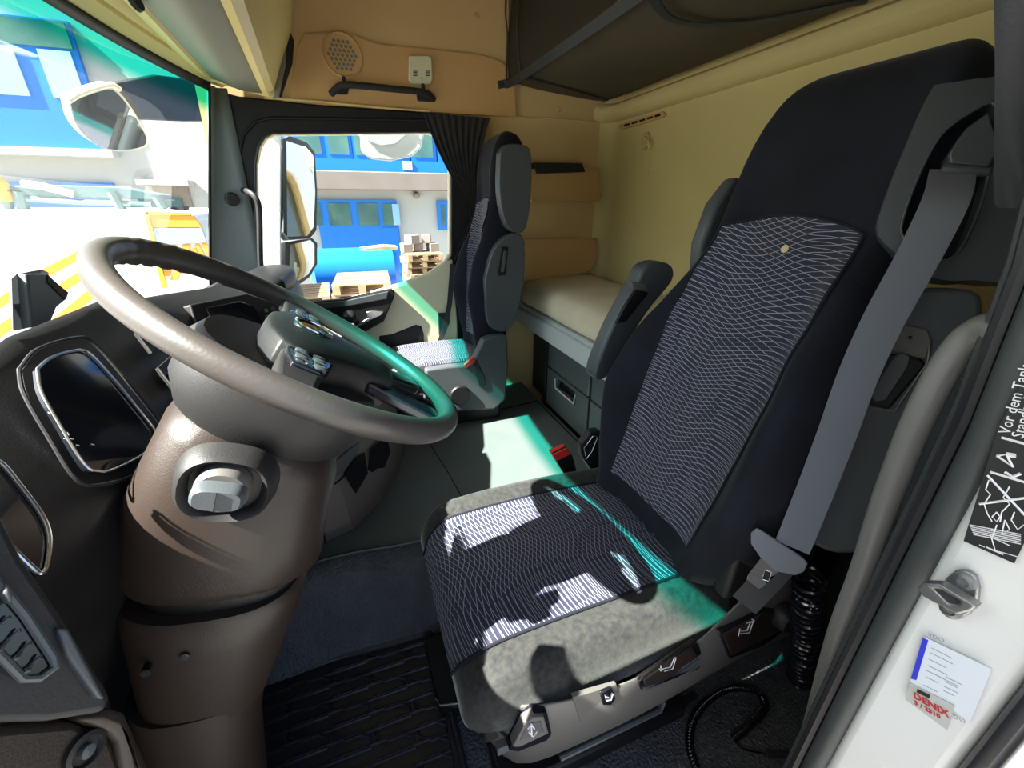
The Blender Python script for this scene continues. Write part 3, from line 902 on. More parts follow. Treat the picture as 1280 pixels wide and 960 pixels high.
c_ = lambda d, dq=0: tuple(CW + AX * d + E2 * dq)
collar = one(loft(crings([(c_(0.022), 0.05, 0.05, None), (c_(0.03), 0.105, 0.125, None), (c_(0.055), 0.115, 0.140, None), (c_(0.10), 0.112, 0.138, None), (c_(0.135), 0.105, 0.120, None), (c_(0.155), 0.085, 0.095, None)], 0.85)), 'column_collar', M['dark'], colm, auto=50)
up1 = (0, 0.85, 0.5); up2 = (0, 1, 0.2)
shroud = one(loft(crings([(c_(0.13, .0), 0.075, 0.085, None), (c_(0.14, .0), 0.095, 0.105, None), (c_(0.17, -.005), 0.105, 0.122, None), ((0.645, 0.225, 0.965), 0.112, 0.135, (0, 0.88, 0.42)), ((0.645, 0.245, 0.905), 0.116, 0.138, (0, .95, .28)), ((0.645, 0.25, 0.885), 0.108, 0.128, (0, .97, .2))], 0.72, 32)), 'column_shroud', M['col'], colm, auto=45)
one(loft(crings([((0.645, 0.255, 0.90), 0.098, 0.115, (0, .97, .2)), ((0.645, 0.27, 0.80), 0.098, 0.110, (0, 1, .1))], 0.75)), 'column_gaiter', M['black'], colm)
lower = one(loft(crings([((0.645, 0.27, 0.858), 0.112, 0.122, (0, .97, .2)), ((0.645, 0.27, 0.846), 0.116, 0.128, (0, .97, .2)), ((0.645, 0.285, 0.79), 0.112, 0.122, (0, 1, .2)), ((0.645, 0.315, 0.70), 0.100, 0.108, (0, 1, .2)), ((0.645, 0.345, 0.61), 0.088, 0.096, (0, 1, .2))], 0.75, 32)), 'lower_cover', M['col'], colm, auto=45)
one(loft(crings([((0.645, 0.35, 0.635), 0.093, 0.100, (0, 1, .2)), ((0.645, 0.385, 0.48), 0.085, 0.090, (0, 1, .2)), ((0.645, 0.43, 0.2), 0.085, 0.09, (0, 1, .2)), ((0.645, 0.45, 0.0), 0.10, 0.11, (0, 1, 0))], 0.75, 32)), 'foot_cover', M['col'], colm, auto=45)
for p in ((184, 837), (232, 817)):
    q0 = at(*p, X=0.535)
    one(lathe(q0, (1, 0, 0), [(0.0001, -0.006), (0.0065, -0.006), (0.0065, 0.02)], 14), 'screw_hole', M['blackgloss'], lower)
# start switch: bezel, round socket and winged key grip on the near flank
KX = 0.523
kc = at(280, 607, X=KX)
ky, kz = V((0, 0.93, 0.37)), V((0, -0.37, 0.93))
bz = one(loft([ring_sup(kc + V((dx, 0, -0.004)), ky, kz, r, r * 0.92, 28, 0.8) for dx, r in ((0.02, 0.058), (-0.004, 0.052), (-0.010, 0.047), (-0.004, 0.041), (0.006, 0.039))]), 'switch_bezel', M['dark'], colm, auto=40)
kn = one(loft([ring_sup(kc + V((dx, 0, 0)), ky, kz, r, r, 28, 0.9) for dx, r in ((0.004, 0.030), (-0.012, 0.030), (-0.018, 0.026))]), 'start_knob', M['greylt'], colm, auto=40)
one(loft([ring_sup(kc + V((dx, 0, 0.002)), ky, kz, ry, rz, 24, 0.6) for dx, ry, rz in ((-0.012, 0.028, 0.017), (-0.030, 0.028, 0.016), (-0.036, 0.024, 0.013))]), 'key_grip', M['grey'], kn, auto=40)
one(tube([kc + V((-0.037, 0, 0.002)) - kz * 0.013, kc + V((-0.037, 0, 0.002)) + kz * 0.013], 0.0012, 6), 'grip_joint', M['blackgloss'], kn)

# ================================================================== DASHBOARD
dash = thing('dashboard', 'dark wraparound dashboard running under the windshield', 'dashboard', (1.3, 0.6, 0.6))
def drv(x):
    h = max(0.0, min(1.0, (x - 0.40) / 0.18))
    return [(min(0.80, wy(x, 1.0) - .01), 0.98), (min(.60, wy(x, 1.1) - .03), 1.08 + .05 * h), (0.50 - .06 * (1 - h), 1.125 + .085 * h), (0.485 - .06 * (1 - h), 1.135 + .087 * h), (0.474 - .06 * (1 - h), 1.130 + .088 * h), (0.465 - .07 * (1 - h), 1.120 + .085 * h), (0.445 - .06 * (1 - h), 1.11 + .075 * h), (0.385, 1.12), (0.335, 1.055), (0.33, 1.00), (0.36, 0.90), (0.46, 0.70), (0.60, 0.30), (0.70, 0.28)]
def mid(x, k):
    z = 1.20 - k * 0.045
    return [(0.80, 0.98), (0.60, 1.09), (0.50 - k * .04, z - .01), (0.475 - k * .04, z), (0.465 - k * .04, z - .005), (0.458 - k * .05, z - .015), (0.43 - k * .06, z - .03), (0.38 - k * .10, 1.06), (0.35 - k * .12, 0.98), (0.33 - k * .12, 0.92), (0.31 - k * .12, 0.82), (0.36, 0.62), (0.55, 0.30), (0.70, 0.28)]
def pas(x):
    y = min(0.72, wy(x, 1.05) - .01)
    return [(y, 0.99), (y - .09, 1.03), (y - .13, 1.06), (0.42, 1.10), (0.35, 1.10), (0.32, 1.095), (0.30, 1.08), (0.27, 1.03), (0.26, 0.97), (0.27, 0.90), (0.30, 0.80), (0.42, 0.60), (0.58, 0.30), (0.70, 0.28)]
st = [(0.16, drv(0.16)), (0.3, drv(0.3)), (0.5, drv(0.5)), (0.8, drv(0.8)), (1.0, drv(1.0)), (1.1, drv(1.1)), (1.2, mid(1.2, 0.0)), (1.4, mid(1.4, 0.5)), (1.6, mid(1.6, 1)), (1.75, mid(1.75, 1)), (1.9, pas(1.9)), (2.1, pas(2.1)), (2.3, pas(2.3)), (2.42, pas(2.41))]
rows = [[V((x, y, z)) for y, z in pr_] for x, pr_ in st]
one(sheet(rows), 'dash_body', M['black'], dash, solid=0.01, auto=38)


def framed(px, Y0, z_top, tilt, name, m_in, rim_m, parent, inset_=0.012, rim=0.0019, grow=None):
    "a screen with a raised rim on the sloping driver face"
    nf = V((0, -math.cos(tilt), math.sin(tilt)))
    P = [atp(x, y, V((0.7, Y0, z_top)), nf) for x, y in px]
    P = spl(P + [P[0]], 5)[:-1]
    fr_ = one(tube([p + nf * 0.002 for p in P], rim, 8, closed=True), name + '_rim', rim_m, parent)
    sc_ = one(prism([p - nf * 0.001 for p in P], nf * -0.004), name, m_in, parent, smooth=False)
    return P, nf, sc_


TL = math.radians(28)
P, nf, cl = framed([(45, 462), (62, 448), (88, 440), (108, 441), (135, 468), (170, 510), (193, 540), (194, 553), (176, 570), (140, 588), (122, 590), (104, 582), (72, 530), (50, 490)], 0.352, 1.10, TL, 'cluster_screen', M['screen'], M['silver'], dash)
# small printed marks on the cluster glass
for x, y, l_, hh in ((78, 538, 4, 1), (84, 540, 2, 4), (80, 548, 5, 1), (88, 548, 4, 1), (95, 556, 4, 1), (114, 555, 4, 1), (60, 515, 3, 3)):
    q0 = atp(x, y, V((0.7, 0.352, 1.10)) + nf * 0.0006, nf); q1 = atp(x + l_, y + hh, V((0.7, 0.352, 1.10)) + nf * 0.0006, nf)
    one(tube([q0, q1], 0.0005, 4), 'gauge_mark', M['whiteink'], cl)
hood = [atp(x, y, V((0.7, 0.352, 1.10)) + nf * 0.004, nf) for x, y in ((24, 462), (48, 436), (96, 422), (118, 430), (160, 478), (208, 540), (206, 560), (180, 588), (128, 606), (96, 600), (60, 545), (30, 492))]
one(tube(spl(hood + [hood[0]], 5)[:-1], 0.0025, 8, closed=True), 'cluster_hood', M['black'], dash)
framed([(-18, 575), (0, 580), (22, 606), (50, 644), (60, 672), (57, 705), (50, 718), (36, 708), (0, 672), (-18, 650)], 0.345, 1.085, TL, 'light_switch_panel', M['screen'], M['silver'], dash)
# three switch rows right of the cluster, silver strip at the left end of each
for (x, y), n_b in (((166, 418), 3), ((193, 462), 3), ((216, 503), 2)):
    p0 = V((0.9, 0.375, 1.14)); nfr = V((0, -math.cos(TL), math.sin(TL)))
    a0 = atp(x, y, p0, nfr); b0 = atp(x + 20, y + 26, p0, nfr)
    rw = one(prism([a0, a0 + V((0.17, 0, 0)), b0 + V((0.17, 0, 0)), b0], nfr * 0.006), 'switch_row', M['black'], dash, bevel=0.0015)
    one(tube([a0 + nfr * 0.006, b0 + nfr * 0.006], 0.0028, 8), 'silver_strip', M['silver'], rw)
    for i in range(n_b):
        c1 = a0.lerp(b0, 0.5) + V((0.03 + i * 0.045, 0, 0)) + nfr * 0.007
        one(box(c1, (0.036, 0.028, 0.004), Matrix.Rotation(TL - PI / 2, 3, 'X') if False else None), 'switch_button', M['black'], rw, bevel=0.001)
        s = S(); e = (b0 - a0).normalized()
        for k in range(4):
            d_ = V((math.cos(k * PI / 4), 0, 0)) * 0.004 + e * 0.004 * math.sin(k * PI / 4)
            s.add(tube([c1 + nfr * 0.008 - d_, c1 + nfr * 0.008 + d_], 0.0005, 4))
        s.build('button_symbol', M['greyink'], rw)
# centre screen, turned towards the driver
nc = V((-0.35, -0.90, 0.25)).normalized(); pc = V((1.35, 0.335, 1.08))
P = [atp(x, y, pc, nc) for x, y in ((258, 384), (300, 376), (318, 382), (342, 428), (322, 436), (282, 436))]
one(prism(P, nc * -0.02), 'centre_screen', M['screen'], dash, bevel=0.003)
P = [atp(x, y, pc, nc) for x, y in ((240, 380), (310, 366), (350, 380), (365, 440), (330, 452), (260, 448))]
one(prism([p - nc * 0.004 for p in P], nc * -0.03), 'centre_bezel', M['black'], dash, bevel=0.004)
s = S()
for x, y in ((333, 388), (341, 386), (334, 396), (343, 394), (336, 404), (345, 402), (349, 392), (352, 399)):
    q0 = atp(x, y, pc + nc * 0.002, nc)
    one(lathe(q0, nc, [(0.006, -0.004), (0.006, 0.003), (0.004, 0.005), (0.0001, 0.005)], 10), 'round_button', M['grey'], dash)
# passenger end hump
one(loft([ring_sup((x, 0.36, 1.08), (0, 1, 0), (0, 0, 1), ry, rz, 20, 0.7) for x, ry, rz in ((1.98, 0.03, 0.01), (2.02, 0.08, 0.04), (2.2, 0.10, 0.055), (2.36, 0.09, 0.05), (2.42, 0.05, 0.03))]), 'dash_end_hump', M['black'], dash)
# near end of the dash: air vent, knee panel, lower trim
NX = V((-0.55, -0.75, 0.35)).normalized(); PN = V((0.33, 0.26, 1.10))


def dn(px, o=0.0): return [atp(x, y, PN + NX * o, NX) for x, y in px]


endp = one(prism(dn([(-60, 560), (0, 640), (30, 700), (78, 770), (140, 872), (132, 890), (60, 902), (-60, 906)], -0.012), NX * -0.05), 'dash_end_panel', M['dark'], dash, bevel=0.010, seg=4)
vent = one(prism(dn([(-30, 700), (4, 738), (30, 770), (62, 820), (68, 832), (48, 848), (30, 850), (-30, 790)], -0.006), NX * -0.008), 'vent_recess', M['blackgloss'], dash, bevel=0.003)
one(tube(dn([(-30, 698), (4, 736), (32, 770), (66, 822), (69, 834), (50, 848), (30, 849), (-30, 788)], -0.004), 0.003, 8, closed=True), 'vent_rim', M['grey'], dash)
for i in range(7):
    t = i / 6
    a0 = (-26 + 78 * t, 722 + 98 * t); b0 = (a0[0] - 26, a0[1] + 26)
    if t > 0.7: b0 = (a0[0] - 18, a0[1] + 20)
    q = dn([a0, b0], 0.0)
    one(tube([q[0], q[0].lerp(q[1], 0.5) - NX * 0.004, q[1]], 0.0022, 6, flat=0.5), 'vent_slat', M['grey'], dash)
one(prism(dn([(4, 742), (10, 728), (17, 740), (15, 756)], 0.004), NX * -0.012), 'vent_tab', M['grey'], dash, bevel=0.002)
one(prism(dn([(72, 786), (86, 786), (132, 874), (122, 874), (84, 820)], -0.004), NX * -0.02), 'side_strip', M['grey'], dash, bevel=0.003)
# knee panel under the vent, with a fixing and edge strip
PK = V((0.36, 0.30, 0.90)); NK = V((-0.45, -0.85, 0.1)).normalized()
def kp(px, o=0.0): return [atp(x, y, PK + NK * o, NK) for x, y in px]
one(prism(kp([(-80, 916), (60, 905), (95, 903), (140, 922), (165, 990), (165, 1100), (-80, 1100)]), NK * -0.03), 'knee_panel', M['col'], dash, bevel=0.006)
one(prism(kp([(98, 900), (138, 884), (160, 892), (200, 985), (230, 1100), (180, 1100), (150, 930), (140, 918)], 0.008), NK * -0.05), 'panel_edge', M['col'], dash, bevel=0.008, seg=3)
q = kp([(108, 939)], 0.004)[0]
one(lathe(q, NK, [(0.017, -0.004), (0.017, 0.001), (0.013, 0.002), (0.011, -0.002), (0.0001, -0.002)], 20), 'fixing_ring', M['dark'], dash)
one(lathe(q, NK, [(0.006, -0.004), (0.006, 0.003), (0.0001, 0.004)], 12), 'fixing_pin', M['grey'], dash)
# dark fascia between the dash face and the column
one(prism([(0.30, 0.34, 1.02), (0.52, 0.36, 1.0), (0.56, 0.44, 0.6), (0.50, 0.55, 0.1), (0.25, 0.55, 0.1)], (0, 0.04, 0)), 'lower_fascia', M['black'], dash, bevel=0.006)
# centre stack foot beside the tunnel, with two cubbies
fp = [at(x, y, Z=0.25) for x, y in ((330, 700), (361, 693), (407, 679), (442, 663), (475, 630), (497, 595), (506, 560))]
fp = [V((p.x, p.y, 0.256)) for p in fp]
rings = []
for z, dy in ((0.256, 0), (0.40, 0.01), (0.55, 0.03), (0.66, 0.03), (0.68, 0.06), (0.80, 0.10), (0.92, 0.15)):
    rings.append([V((p.x, p.y + dy, z)) for p in fp] + [V((fp[-1].x + 0.1, 0.5, z)), V((fp[0].x, 0.55, z))])
cs = one(loft(rings), 'centre_stack', M['stack'], dash, auto=25)


def near_stack(x, y, o=0.004):
    "point on the stack front under a sight line"
    best = None
    for i in range(len(fp) - 1):
        a0, b0 = fp[i], fp[i + 1]
        n0 = (b0 - a0).cross(V((0, 0, 1))).normalized()
        if n0.dot(ray(x, y)) > 0: n0 = -n0
        q = atp(x, y, a0 + V((0, 0.012, 0)) + n0 * o, n0)
        t = (q - a0).dot(b0 - a0) / (b0 - a0).length_squared
        d = abs(t - 0.5)
        if best is None or d < best[0]: best = (d, q, n0)
    return best[1], best[2]


for px in ([(431, 592), (444, 575), (456, 566), (460, 592), (445, 617)], [(461, 588), (464, 562), (484, 545), (488, 566), (476, 596)]):
    Q = [near_stack(x, y)[0] for x, y in px]; n0 = near_stack(*px[0])[1]
    one(prism(Q, n0 * -0.006), 'cubby', M['blackgloss'], cs, smooth=False)
for px in ([(394, 612), (400, 640), (407, 680)], [(362, 640), (420, 604), (440, 588)]):
    one(tube([near_stack(x, y, 0.002)[0] for x, y in px], 0.003, 6), 'panel_joint', M['blackgloss'], cs)
one(prism([near_stack(x, y, 0.006)[0] for x, y in ((398, 596), (440, 560), (450, 552), (448, 562), (430, 590), (396, 612))], (0, 0.01, 0)), 'stack_strip', M['grey'], cs)

# black box holder standing on the dash at the far left of the frame
bh = thing('dash_bracket', 'dark grey angular holder standing on the dashboard against the windshield', 'holder', at(50, 415, Y=0.60))
ba = V((0, 0.60, 0))
def bq(px, Y): return [at(x, y, Y=Y) for x, y in px]
one(prism(bq([(14, 348), (20, 342), (34, 340), (44, 344), (46, 408), (16, 414)], 0.60), (0.045, 0.0, 0)), 'holder_back', M['grey'], bh, bevel=0.006, seg=3)
one(prism(bq([(34, 342), (60, 342), (68, 350), (87, 366), (84, 374), (72, 384), (64, 404), (40, 410)], 0.585), (0, 0.03, 0)), 'holder_body', M['grey'], bh, bevel=0.004, seg=3)
one(prism(bq([(60, 342), (68, 350), (87, 366), (82, 376), (58, 352)], 0.583), (0, 0.02, 0)), 'holder_hood', M['black'], bh, bevel=0.003)

# ================================================================== FLOOR, TUNNEL, MATS
tun = thing('engine_tunnel', 'flat grey-green vinyl engine tunnel between the two seats', 'tunnel cover', (1.7, -0.4, 0.0))
prof = [(1.10, 0.0), (1.13, 0.10), (1.155, 0.20), (1.175, 0.235), (1.205, 0.25), (1.4, 0.252), (1.9, 0.252), (2.12, 0.25), (2.5, 0.25)]
rows = []
for y, dx in ((0.72, 0.06), (0.45, 0.06), (0.2, 0.04), (0.05, 0.02), (-0.15, 0.0), (-0.4, -0.02), (-0.7, -0.03), (-1.0, -0.03)):
    rows.append([V((x + (dx if x < 1.3 else 0), y, z)) for x, z in prof])
one(sheet(rows), 'tunnel_cover', M['tunnel'], tun, auto=50)
one(tube([at(562, 527, Z=0.254), at(606, 516, Z=0.254), at(672, 501, Z=0.254), at(690, 520, Z=0.254), at(730, 560, Z=0.254)], 0.004, 6), 'cover_joint', M['black'], tun)
one(tube([at(538, 556, Z=0.254), at(560, 590, Z=0.254), at(580, 626, Z=0.254)], 0.0025, 6), 'cover_joint', M['black'], tun)
# ribbed rubber mat
mat_ = thing('rubber_floor_mat', 'ribbed black rubber mat in the driver footwell', 'floor mat', (0.75, 0.2, 0.0))
one(prism([(0.30, -0.10, 0.001), (1.04, -0.10, 0.001), (1.10, 0.55, 0.001), (0.30, 0.60, 0.001)], (0, 0, 0.006)), 'mat_base', M['rubber'], mat_, bevel=0.002)
s = S(); s2 = S()
rw_ = 0.042
for r in range(17):
    x = 0.36 + r * rw_
    off = (0.115 if r % 2 else 0.0)
    y = -0.10 - off
    while y < 0.56:
        y0, y1 = max(y + 0.012, -0.065), min(y + 0.218, 0.55)
        if y1 - y0 > 0.03:
            c = ((x), (y0 + y1) / 2)
            hx, hy = rw_ * 0.5 + 0.003, (y1 - y0) / 2
            o = [(-hx, -hy + .012), (-hx, hy - .012), (-hx * .0, hy + .006), (hx, hy - .012), (hx, -hy + .012), (0, -hy - .006)]
            pth = [V((c[0] + p[0], c[1] + p[1] + 0.03 * (p[0] / rw_), 0.010)) for p in o]
            s.add(tube(pth, 0.0042, 5, closed=True, flat=1.4))
        y += 0.23
s.build('tread_ribs', M['rubber'], mat_)
# raised lip round the mat
lp_ = [(0.31, 0.56, 0.012), (1.06, 0.52, 0.012), (1.07, 0.40, 0.014), (1.045, 0.1, 0.014), (1.035, -0.05, 0.014), (1.0, -0.08, 0.014), (0.6, -0.095, 0.014), (0.31, -0.09, 0.012)]
one(tube(spl(lp_ + [lp_[0]], 6)[:-1], 0.010, 8, closed=True), 'mat_lip', M['rubber'], mat_)
# worn carpet piece rising against the tunnel
cp_ = thing('footwell_carpet', 'worn dark carpet on the slope between footwell mat and tunnel', 'carpet', (1.12, 0.2, 0.0))
rows = []
for y in [0.62 - 0.08 * i for i in range(12)]:
    k = 0.03 * math.sin(y * 9) * 0.3
    rows.append([V((x + k + 0.03 * max(0, y), y, z + 0.004 + 0.004 * math.sin(x * 30 + y * 14))) for x, z in ((1.03, 0.012), (1.045, 0.020), (1.06, 0.055), (1.09, 0.10), (1.12, 0.15), (1.145, 0.205), (1.165, 0.238), (1.20, 0.257), (1.23, 0.259))])
one(sheet(rows), 'carpet_piece', M['carpet'], cp_, sub=1)
one(tube([r[8] for r in rows], 0.006, 6), 'carpet_edge', M['rubber'], cp_)
# black side clip at the seat's front foot
cl_ = thing('seat_rail_box', 'black box cover at the front foot of the driver seat', 'rail cover', (0.95, -0.12, 0.0))
P = [at(x, y, Z=0.05) for x, y in ((530, 800), (550, 790), (590, 880), (578, 884), (550, 882), (545, 872))]
one(prism(P, (0, 0, -0.045)), 'cover_body', M['black'], cl_, bevel=0.006, seg=3)
one(tube([at(544, 873, Z=0.053), at(550, 882, Z=0.053), at(577, 879, Z=0.053)], 0.003, 8), 'metal_edge', M['silver'], cl_)
# floor cover strip seen below the seat rail, running lengthwise
one(tube([at(700, 958, Z=0.006), at(800, 905, Z=0.006), at(870, 868, Z=0.006)], 0.012, 8, flat=0.5), 'trim_9', M['dark'])['kind'] = 'structure'

# ================================================================== BUNK
bunk = thing('bunk_mattress', 'cream bunk mattress along the rear wall behind the seats', 'mattress', (1.4, -1.26, 0.82))
s = S(); rings = []
for x, k in [(0.15, .8), (0.17, 1)] + [(0.4 + 0.25 * i, 1) for i in range(8)] + [(2.38, 1), (2.44, .97), (2.455, .85)]:
    r = [(-1.53, .83), (-1.54, .90), (-1.52, .965), (-1.48, .975), (-1.25, .985), (-1.05, .975), (-0.985, .955), (-0.962, .90), (-0.965, .845), (-0.98, .825), (-1.2, .82)]
    rings.append([V((x, -1.23 + (y + 1.25) * k * .96, 0.90 + (z - 0.90) * k + 0.004 * math.sin(x * 9 + y * 5))) for y, z in r])
one(loft(rings), 'mattress_pad', M['mattress'], bunk, sub=1)
bb = thing('bunk_bed', 'dark bunk base with light grey front rail under the cream mattress', 'bunk base', (1.4, -1.25, 0.24))
one(bxr((0.15, -1.54, 0.74), (2.49, -0.965, 0.82)), 'bunk_board', M['rail'], bb, bevel=0.01, seg=3)
one(bxr((0.15, -0.985, 0.70), (2.49, -0.945, 0.80)), 'front_rail', M['rail'], bb, bevel=0.010, seg=3)
one(bxr((0.15, -1.53, 0.24), (2.44, -1.06, 0.74)), 'storage_carcass', M['dark'], bb)
# drawer fronts under the bunk
def yz(px, Y): return [at(x, y, Y=Y) for x, y in px]
zc = 0.25
for i, (x0, x1) in enumerate(((1.62, 2.10), (1.12, 1.60), (0.62, 1.10))):
    for (z0, z1, nm) in ((0.52, 0.69, 'upper_drawer'), (0.27, 0.51, 'lower_drawer')):
        o = [(x0, z0), (x1, z0), (x1, z1), (x0, z1)]
        ya = -1.005
        dr = one(holed(o, [[(x0 + .12, z1 - .085), (x1 - .12, z1 - .085), (x1 - .14, z1 - .025), (x0 + .14, z1 - .025)]] if nm == 'lower_drawer' else [], lambda x, z: (x, ya, z), (0, -0.03, 0)), nm, M['grey'], bb, bevel=0.008, seg=3)
        if nm == 'lower_drawer':
            one(bxr((x0 + .11, -1.05, z1 - .10), (x1 - .11, -1.03, z1 - .01)), 'handle_recess', M['blackgloss'], dr)
            one(tube([(x0 + .12, -1.000, z1 - .03), (x0 + .13, -1.0, z1 - .085), (x1 - .13, -1.0, z1 - .085), (x1 - .12, -1.0, z1 - .03)], 0.004, 8), 'handle_lip', M['rail'], dr)
one(bxr((2.11, -1.06, 0.26), (2.15, -1.0, 0.70)), 'carcass_end', M['black'], bb, bevel=0.005)

# ================================================================== SIDE WALL FITTINGS (passenger side)
# moulded panel over the window
op = [(360, 128), (372, 60), (380, 42), (425, 40), (450, 46), (470, 55), (600, 68), (625, 76), (643, 95), (645, 146), (537, 140), (430, 133)]
o2 = [(at(*p, X=XR - 0.02).y, at(*p, X=XR - 0.02).z) for p in op]
struct(one(holed(o2, [], lambda y, z: (XR - 0.02, y, z), (0.02, 0, 0)), 'trim_7', M['tan'], bevel=0.004, auto=25))
struct(one(tube([at(x, y, X=XR - 0.004) for x, y in ((640, 146), (700, 149), (753, 153))], 0.005, 6), 'trim_8', M['tan2']))
struct(one(tube([at(x, y, X=XR - 0.03) for x, y in ((330, 122), (400, 127), (470, 134), (537, 139))], 0.005, 8), 'trim_10', M['yellow']))
# window-side upper tan panel joint, pockets
def wall_pocket(px, name, label, dep=0.05):
    t = thing(name, label, 'storage pocket', at(*px[0], X=XR), 'pockets on the side wall')
    P = [at(x, y, X=XR - dep) for x, y in px]
    top_out = P
    one(prism(P, (0.012, 0, 0)), 'pocket_front', M['tan'], t, bevel=0.006, seg=3)
    lo = [p for p in P]
    one(tube([P[i] for i in range(len(P))], 0.004, 6, closed=True), 'pocket_edge', M['tan2'], t)
    zs = [p.z for p in P]; ys = [p.y for p in P]
    one(bxr((XR - dep, min(ys) + .01, min(zs) - 0.0), (XR, max(ys) - .01, min(zs) + 0.012)), 'pocket_floor', M['tan'], t)
    return t


wall_pocket([(664, 212), (748, 210), (751, 245), (748, 249), (664, 252)], 'wall_pocket', 'upper tan pocket on the side wall with a black clip rail above')
wall_pocket([(656, 300), (745, 298), (747, 322), (740, 336), (724, 342), (656, 350)], 'wall_pocket', 'lower tan pocket on the side wall just above the mattress')
rc = thing('clip_rail', 'short black clip rail above the upper wall pocket', 'clip rail', at(700, 216, X=XR - 0.06))
one(prism([at(x, y, X=XR - 0.07) for x, y in ((667, 203), (728, 204), (732, 215), (672, 217))], (0.02, 0, 0)), 'rail_body', M['cloth'], rc, bevel=0.003)
one(prism([at(x, y, X=XR - 0.05) for x, y in ((664, 204), (672, 204), (672, 212), (664, 212))], (0.05, 0, 0)), 'rail_foot', M['cloth'], rc)
# round speaker with a honeycomb grille
sp_c = at(428, 69, X=XR - 0.022)
spk = thing('speaker', 'round tan honeycomb speaker grille above the side window', 'speaker', sp_c)
one(lathe(sp_c, (1, 0, 0), [(0.083, -0.002), (0.088, -0.006), (0.083, -0.009), (0.078, -0.006), (0.076, 0.001), (0.0001, 0.001)], 40), 'speaker_ring', M['tan'], spk)
hc = V((0, 0.03, 0))
for i in range(-5, 6):
    for j in range(-5, 6):
        y = (i + 0.5 * (j % 2)) * 0.0195; z = j * 0.0170
        if y * y + z * z < 0.066 ** 2:
            one(lathe(sp_c + V((0, y, z)), (1, 0, 0), [(0.0001, -0.0035), (0.0078, -0.0030), (0.0085, -0.001), (0.0085, 0.001)], 6), 'grille_cell', M['col'] if False else M['lid'], spk)
# thermostat box
P = [(511, 69), (536, 69), (540, 72), (541, 100), (538, 105), (515, 104), (511, 100)]
tb = thing('sensor_box', 'small square cream sensor box with two vents above the side window', 'sensor', at(525, 104, X=XR - 0.03))
b0 = one(prism([at(x, y, X=XR - 0.045) for x, y in P], (0.026, 0, 0)), 'box_body', M['doorcream'], tb, bevel=0.006, seg=3)
for cx_ in (519, 534.5):
    for k in range(4):
        a0 = at(cx_ - 2.6, 89 + k * 1.8, X=XR - 0.0455); a1 = at(cx_ + 2.6, 89 + k * 1.8, X=XR - 0.0455)
        one(tube([a0, a1], 0.0018, 5), 'vent_slot', M['blackgloss'], b0)
one(lathe(at(527, 97.5, X=XR - 0.045), (1, 0, 0), [(0.0001, -0.002), (0.005, -0.001), (0.006, 0.003)], 12), 'sensor_dot', M['tan'], b0)
# grab handle
gh = thing('roof_grab_handle', 'black grab handle on the tan panel above the side window', 'grab handle', at(475, 118, X=XR - 0.05))
path = [at(x, y, X=XX) for x, y, XX in ((414, 117, XR - 0.022), (424, 108, XR - 0.06), (436, 106, XR - 0.08), (480, 110, XR - 0.085), (520, 114, XR - 0.08), (534, 117, XR - 0.06), (542, 124, XR - 0.022))]
one(tube(spl(path, 5), 0.0145, 12, flat=1.0), 'handle_bar', M['cloth'], gh)
for px in ([(410, 113), (426, 105), (438, 106), (434, 118), (412, 117)], [(520, 113), (534, 113), (544, 124), (540, 127), (522, 126)]):
    one(prism([at(x, y, X=XR - 0.034) for x, y in px], (0.014, 0, 0)), 'handle_foot', M['cloth'], gh, bevel=0.004)
for x, y in ((430, 100), (529, 109)):
    one(lathe(at(x, y, X=XR - 0.075), (0, 0, 1), [(0.009, -0.01), (0.009, 0.008), (0.005, 0.014), (0.0001, 0.015)], 12), 'handle_hook', M['cloth'], gh)
# small round plugs
for x, y, XX, lb in ((596, 19, XR, 'small tan screw cap on the upper side wall'), (699, 137, XR, 'small tan screw cap on the ledge between panel and rear corner')):
    props(one(lathe(at(x, y, X=XX - 0.001), (1, 0, 0), [(0.0001, -0.005), (0.012, -0.004), (0.014, 0.001)], 16), 'screw_cap', M['tan']), lb, 'cap')
# rear wall: vent grille, hook, cap
vg = thing('wall_vent', 'narrow cream vent slot high on the rear wall near the corner', 'vent', at(802, 152, Y=YB + 0.01))
one(prism([at(x, y, Y=YB + 0.012) for x, y in ((773, 156), (828, 139), (832, 143), (828, 147), (778, 162), (774, 161))], (0, -0.012, 0)), 'vent_plate', M['tan'], vg, bevel=0.003)
for k in range(5):
    x0 = 780 + k * 9.6; y0 = 157 - k * 2.9
    one(prism([at(x, y, Y=YB + 0.0135) for x, y in ((x0, y0 - 1.2), (x0 + 7, y0 - 3.4), (x0 + 7, y0 - 0.8), (x0, y0 + 1.4))], (0, -0.003, 0)), 'vent_slot', M['blackgloss'], vg)
hk = thing('coat_hook', 'small cream coat hook on the rear wall under the vent', 'hook', at(808, 180, Y=YB + 0.01))
one(loft([ring_sup(at(808, 176, Y=YB + 0.001) + V((0, d, 0)), (1, 0, 0), (0, 0, 1), 0.030 * k, 0.040 * k, 20, .8) for d, k in ((0, 1), (0.010, 1), (0.014, .9))]), 'hook_plate', M['tan2'], hk)
one(tube([at(806, 172, Y=YB + 0.02), at(810, 176, Y=YB + 0.035), at(812, 186, Y=YB + 0.03)], 0.007, 8), 'hook_arm', M['cream'], hk)
props(one(lathe(at(812, 212, Y=YB + 0.001), (0, 1, 0), [(0.014, -0.001), (0.013, 0.005), (0.0001, 0.006)], 16), 'screw_cap', M['cream']), 'small cream cap on the rear wall below the coat hook', 'cap')

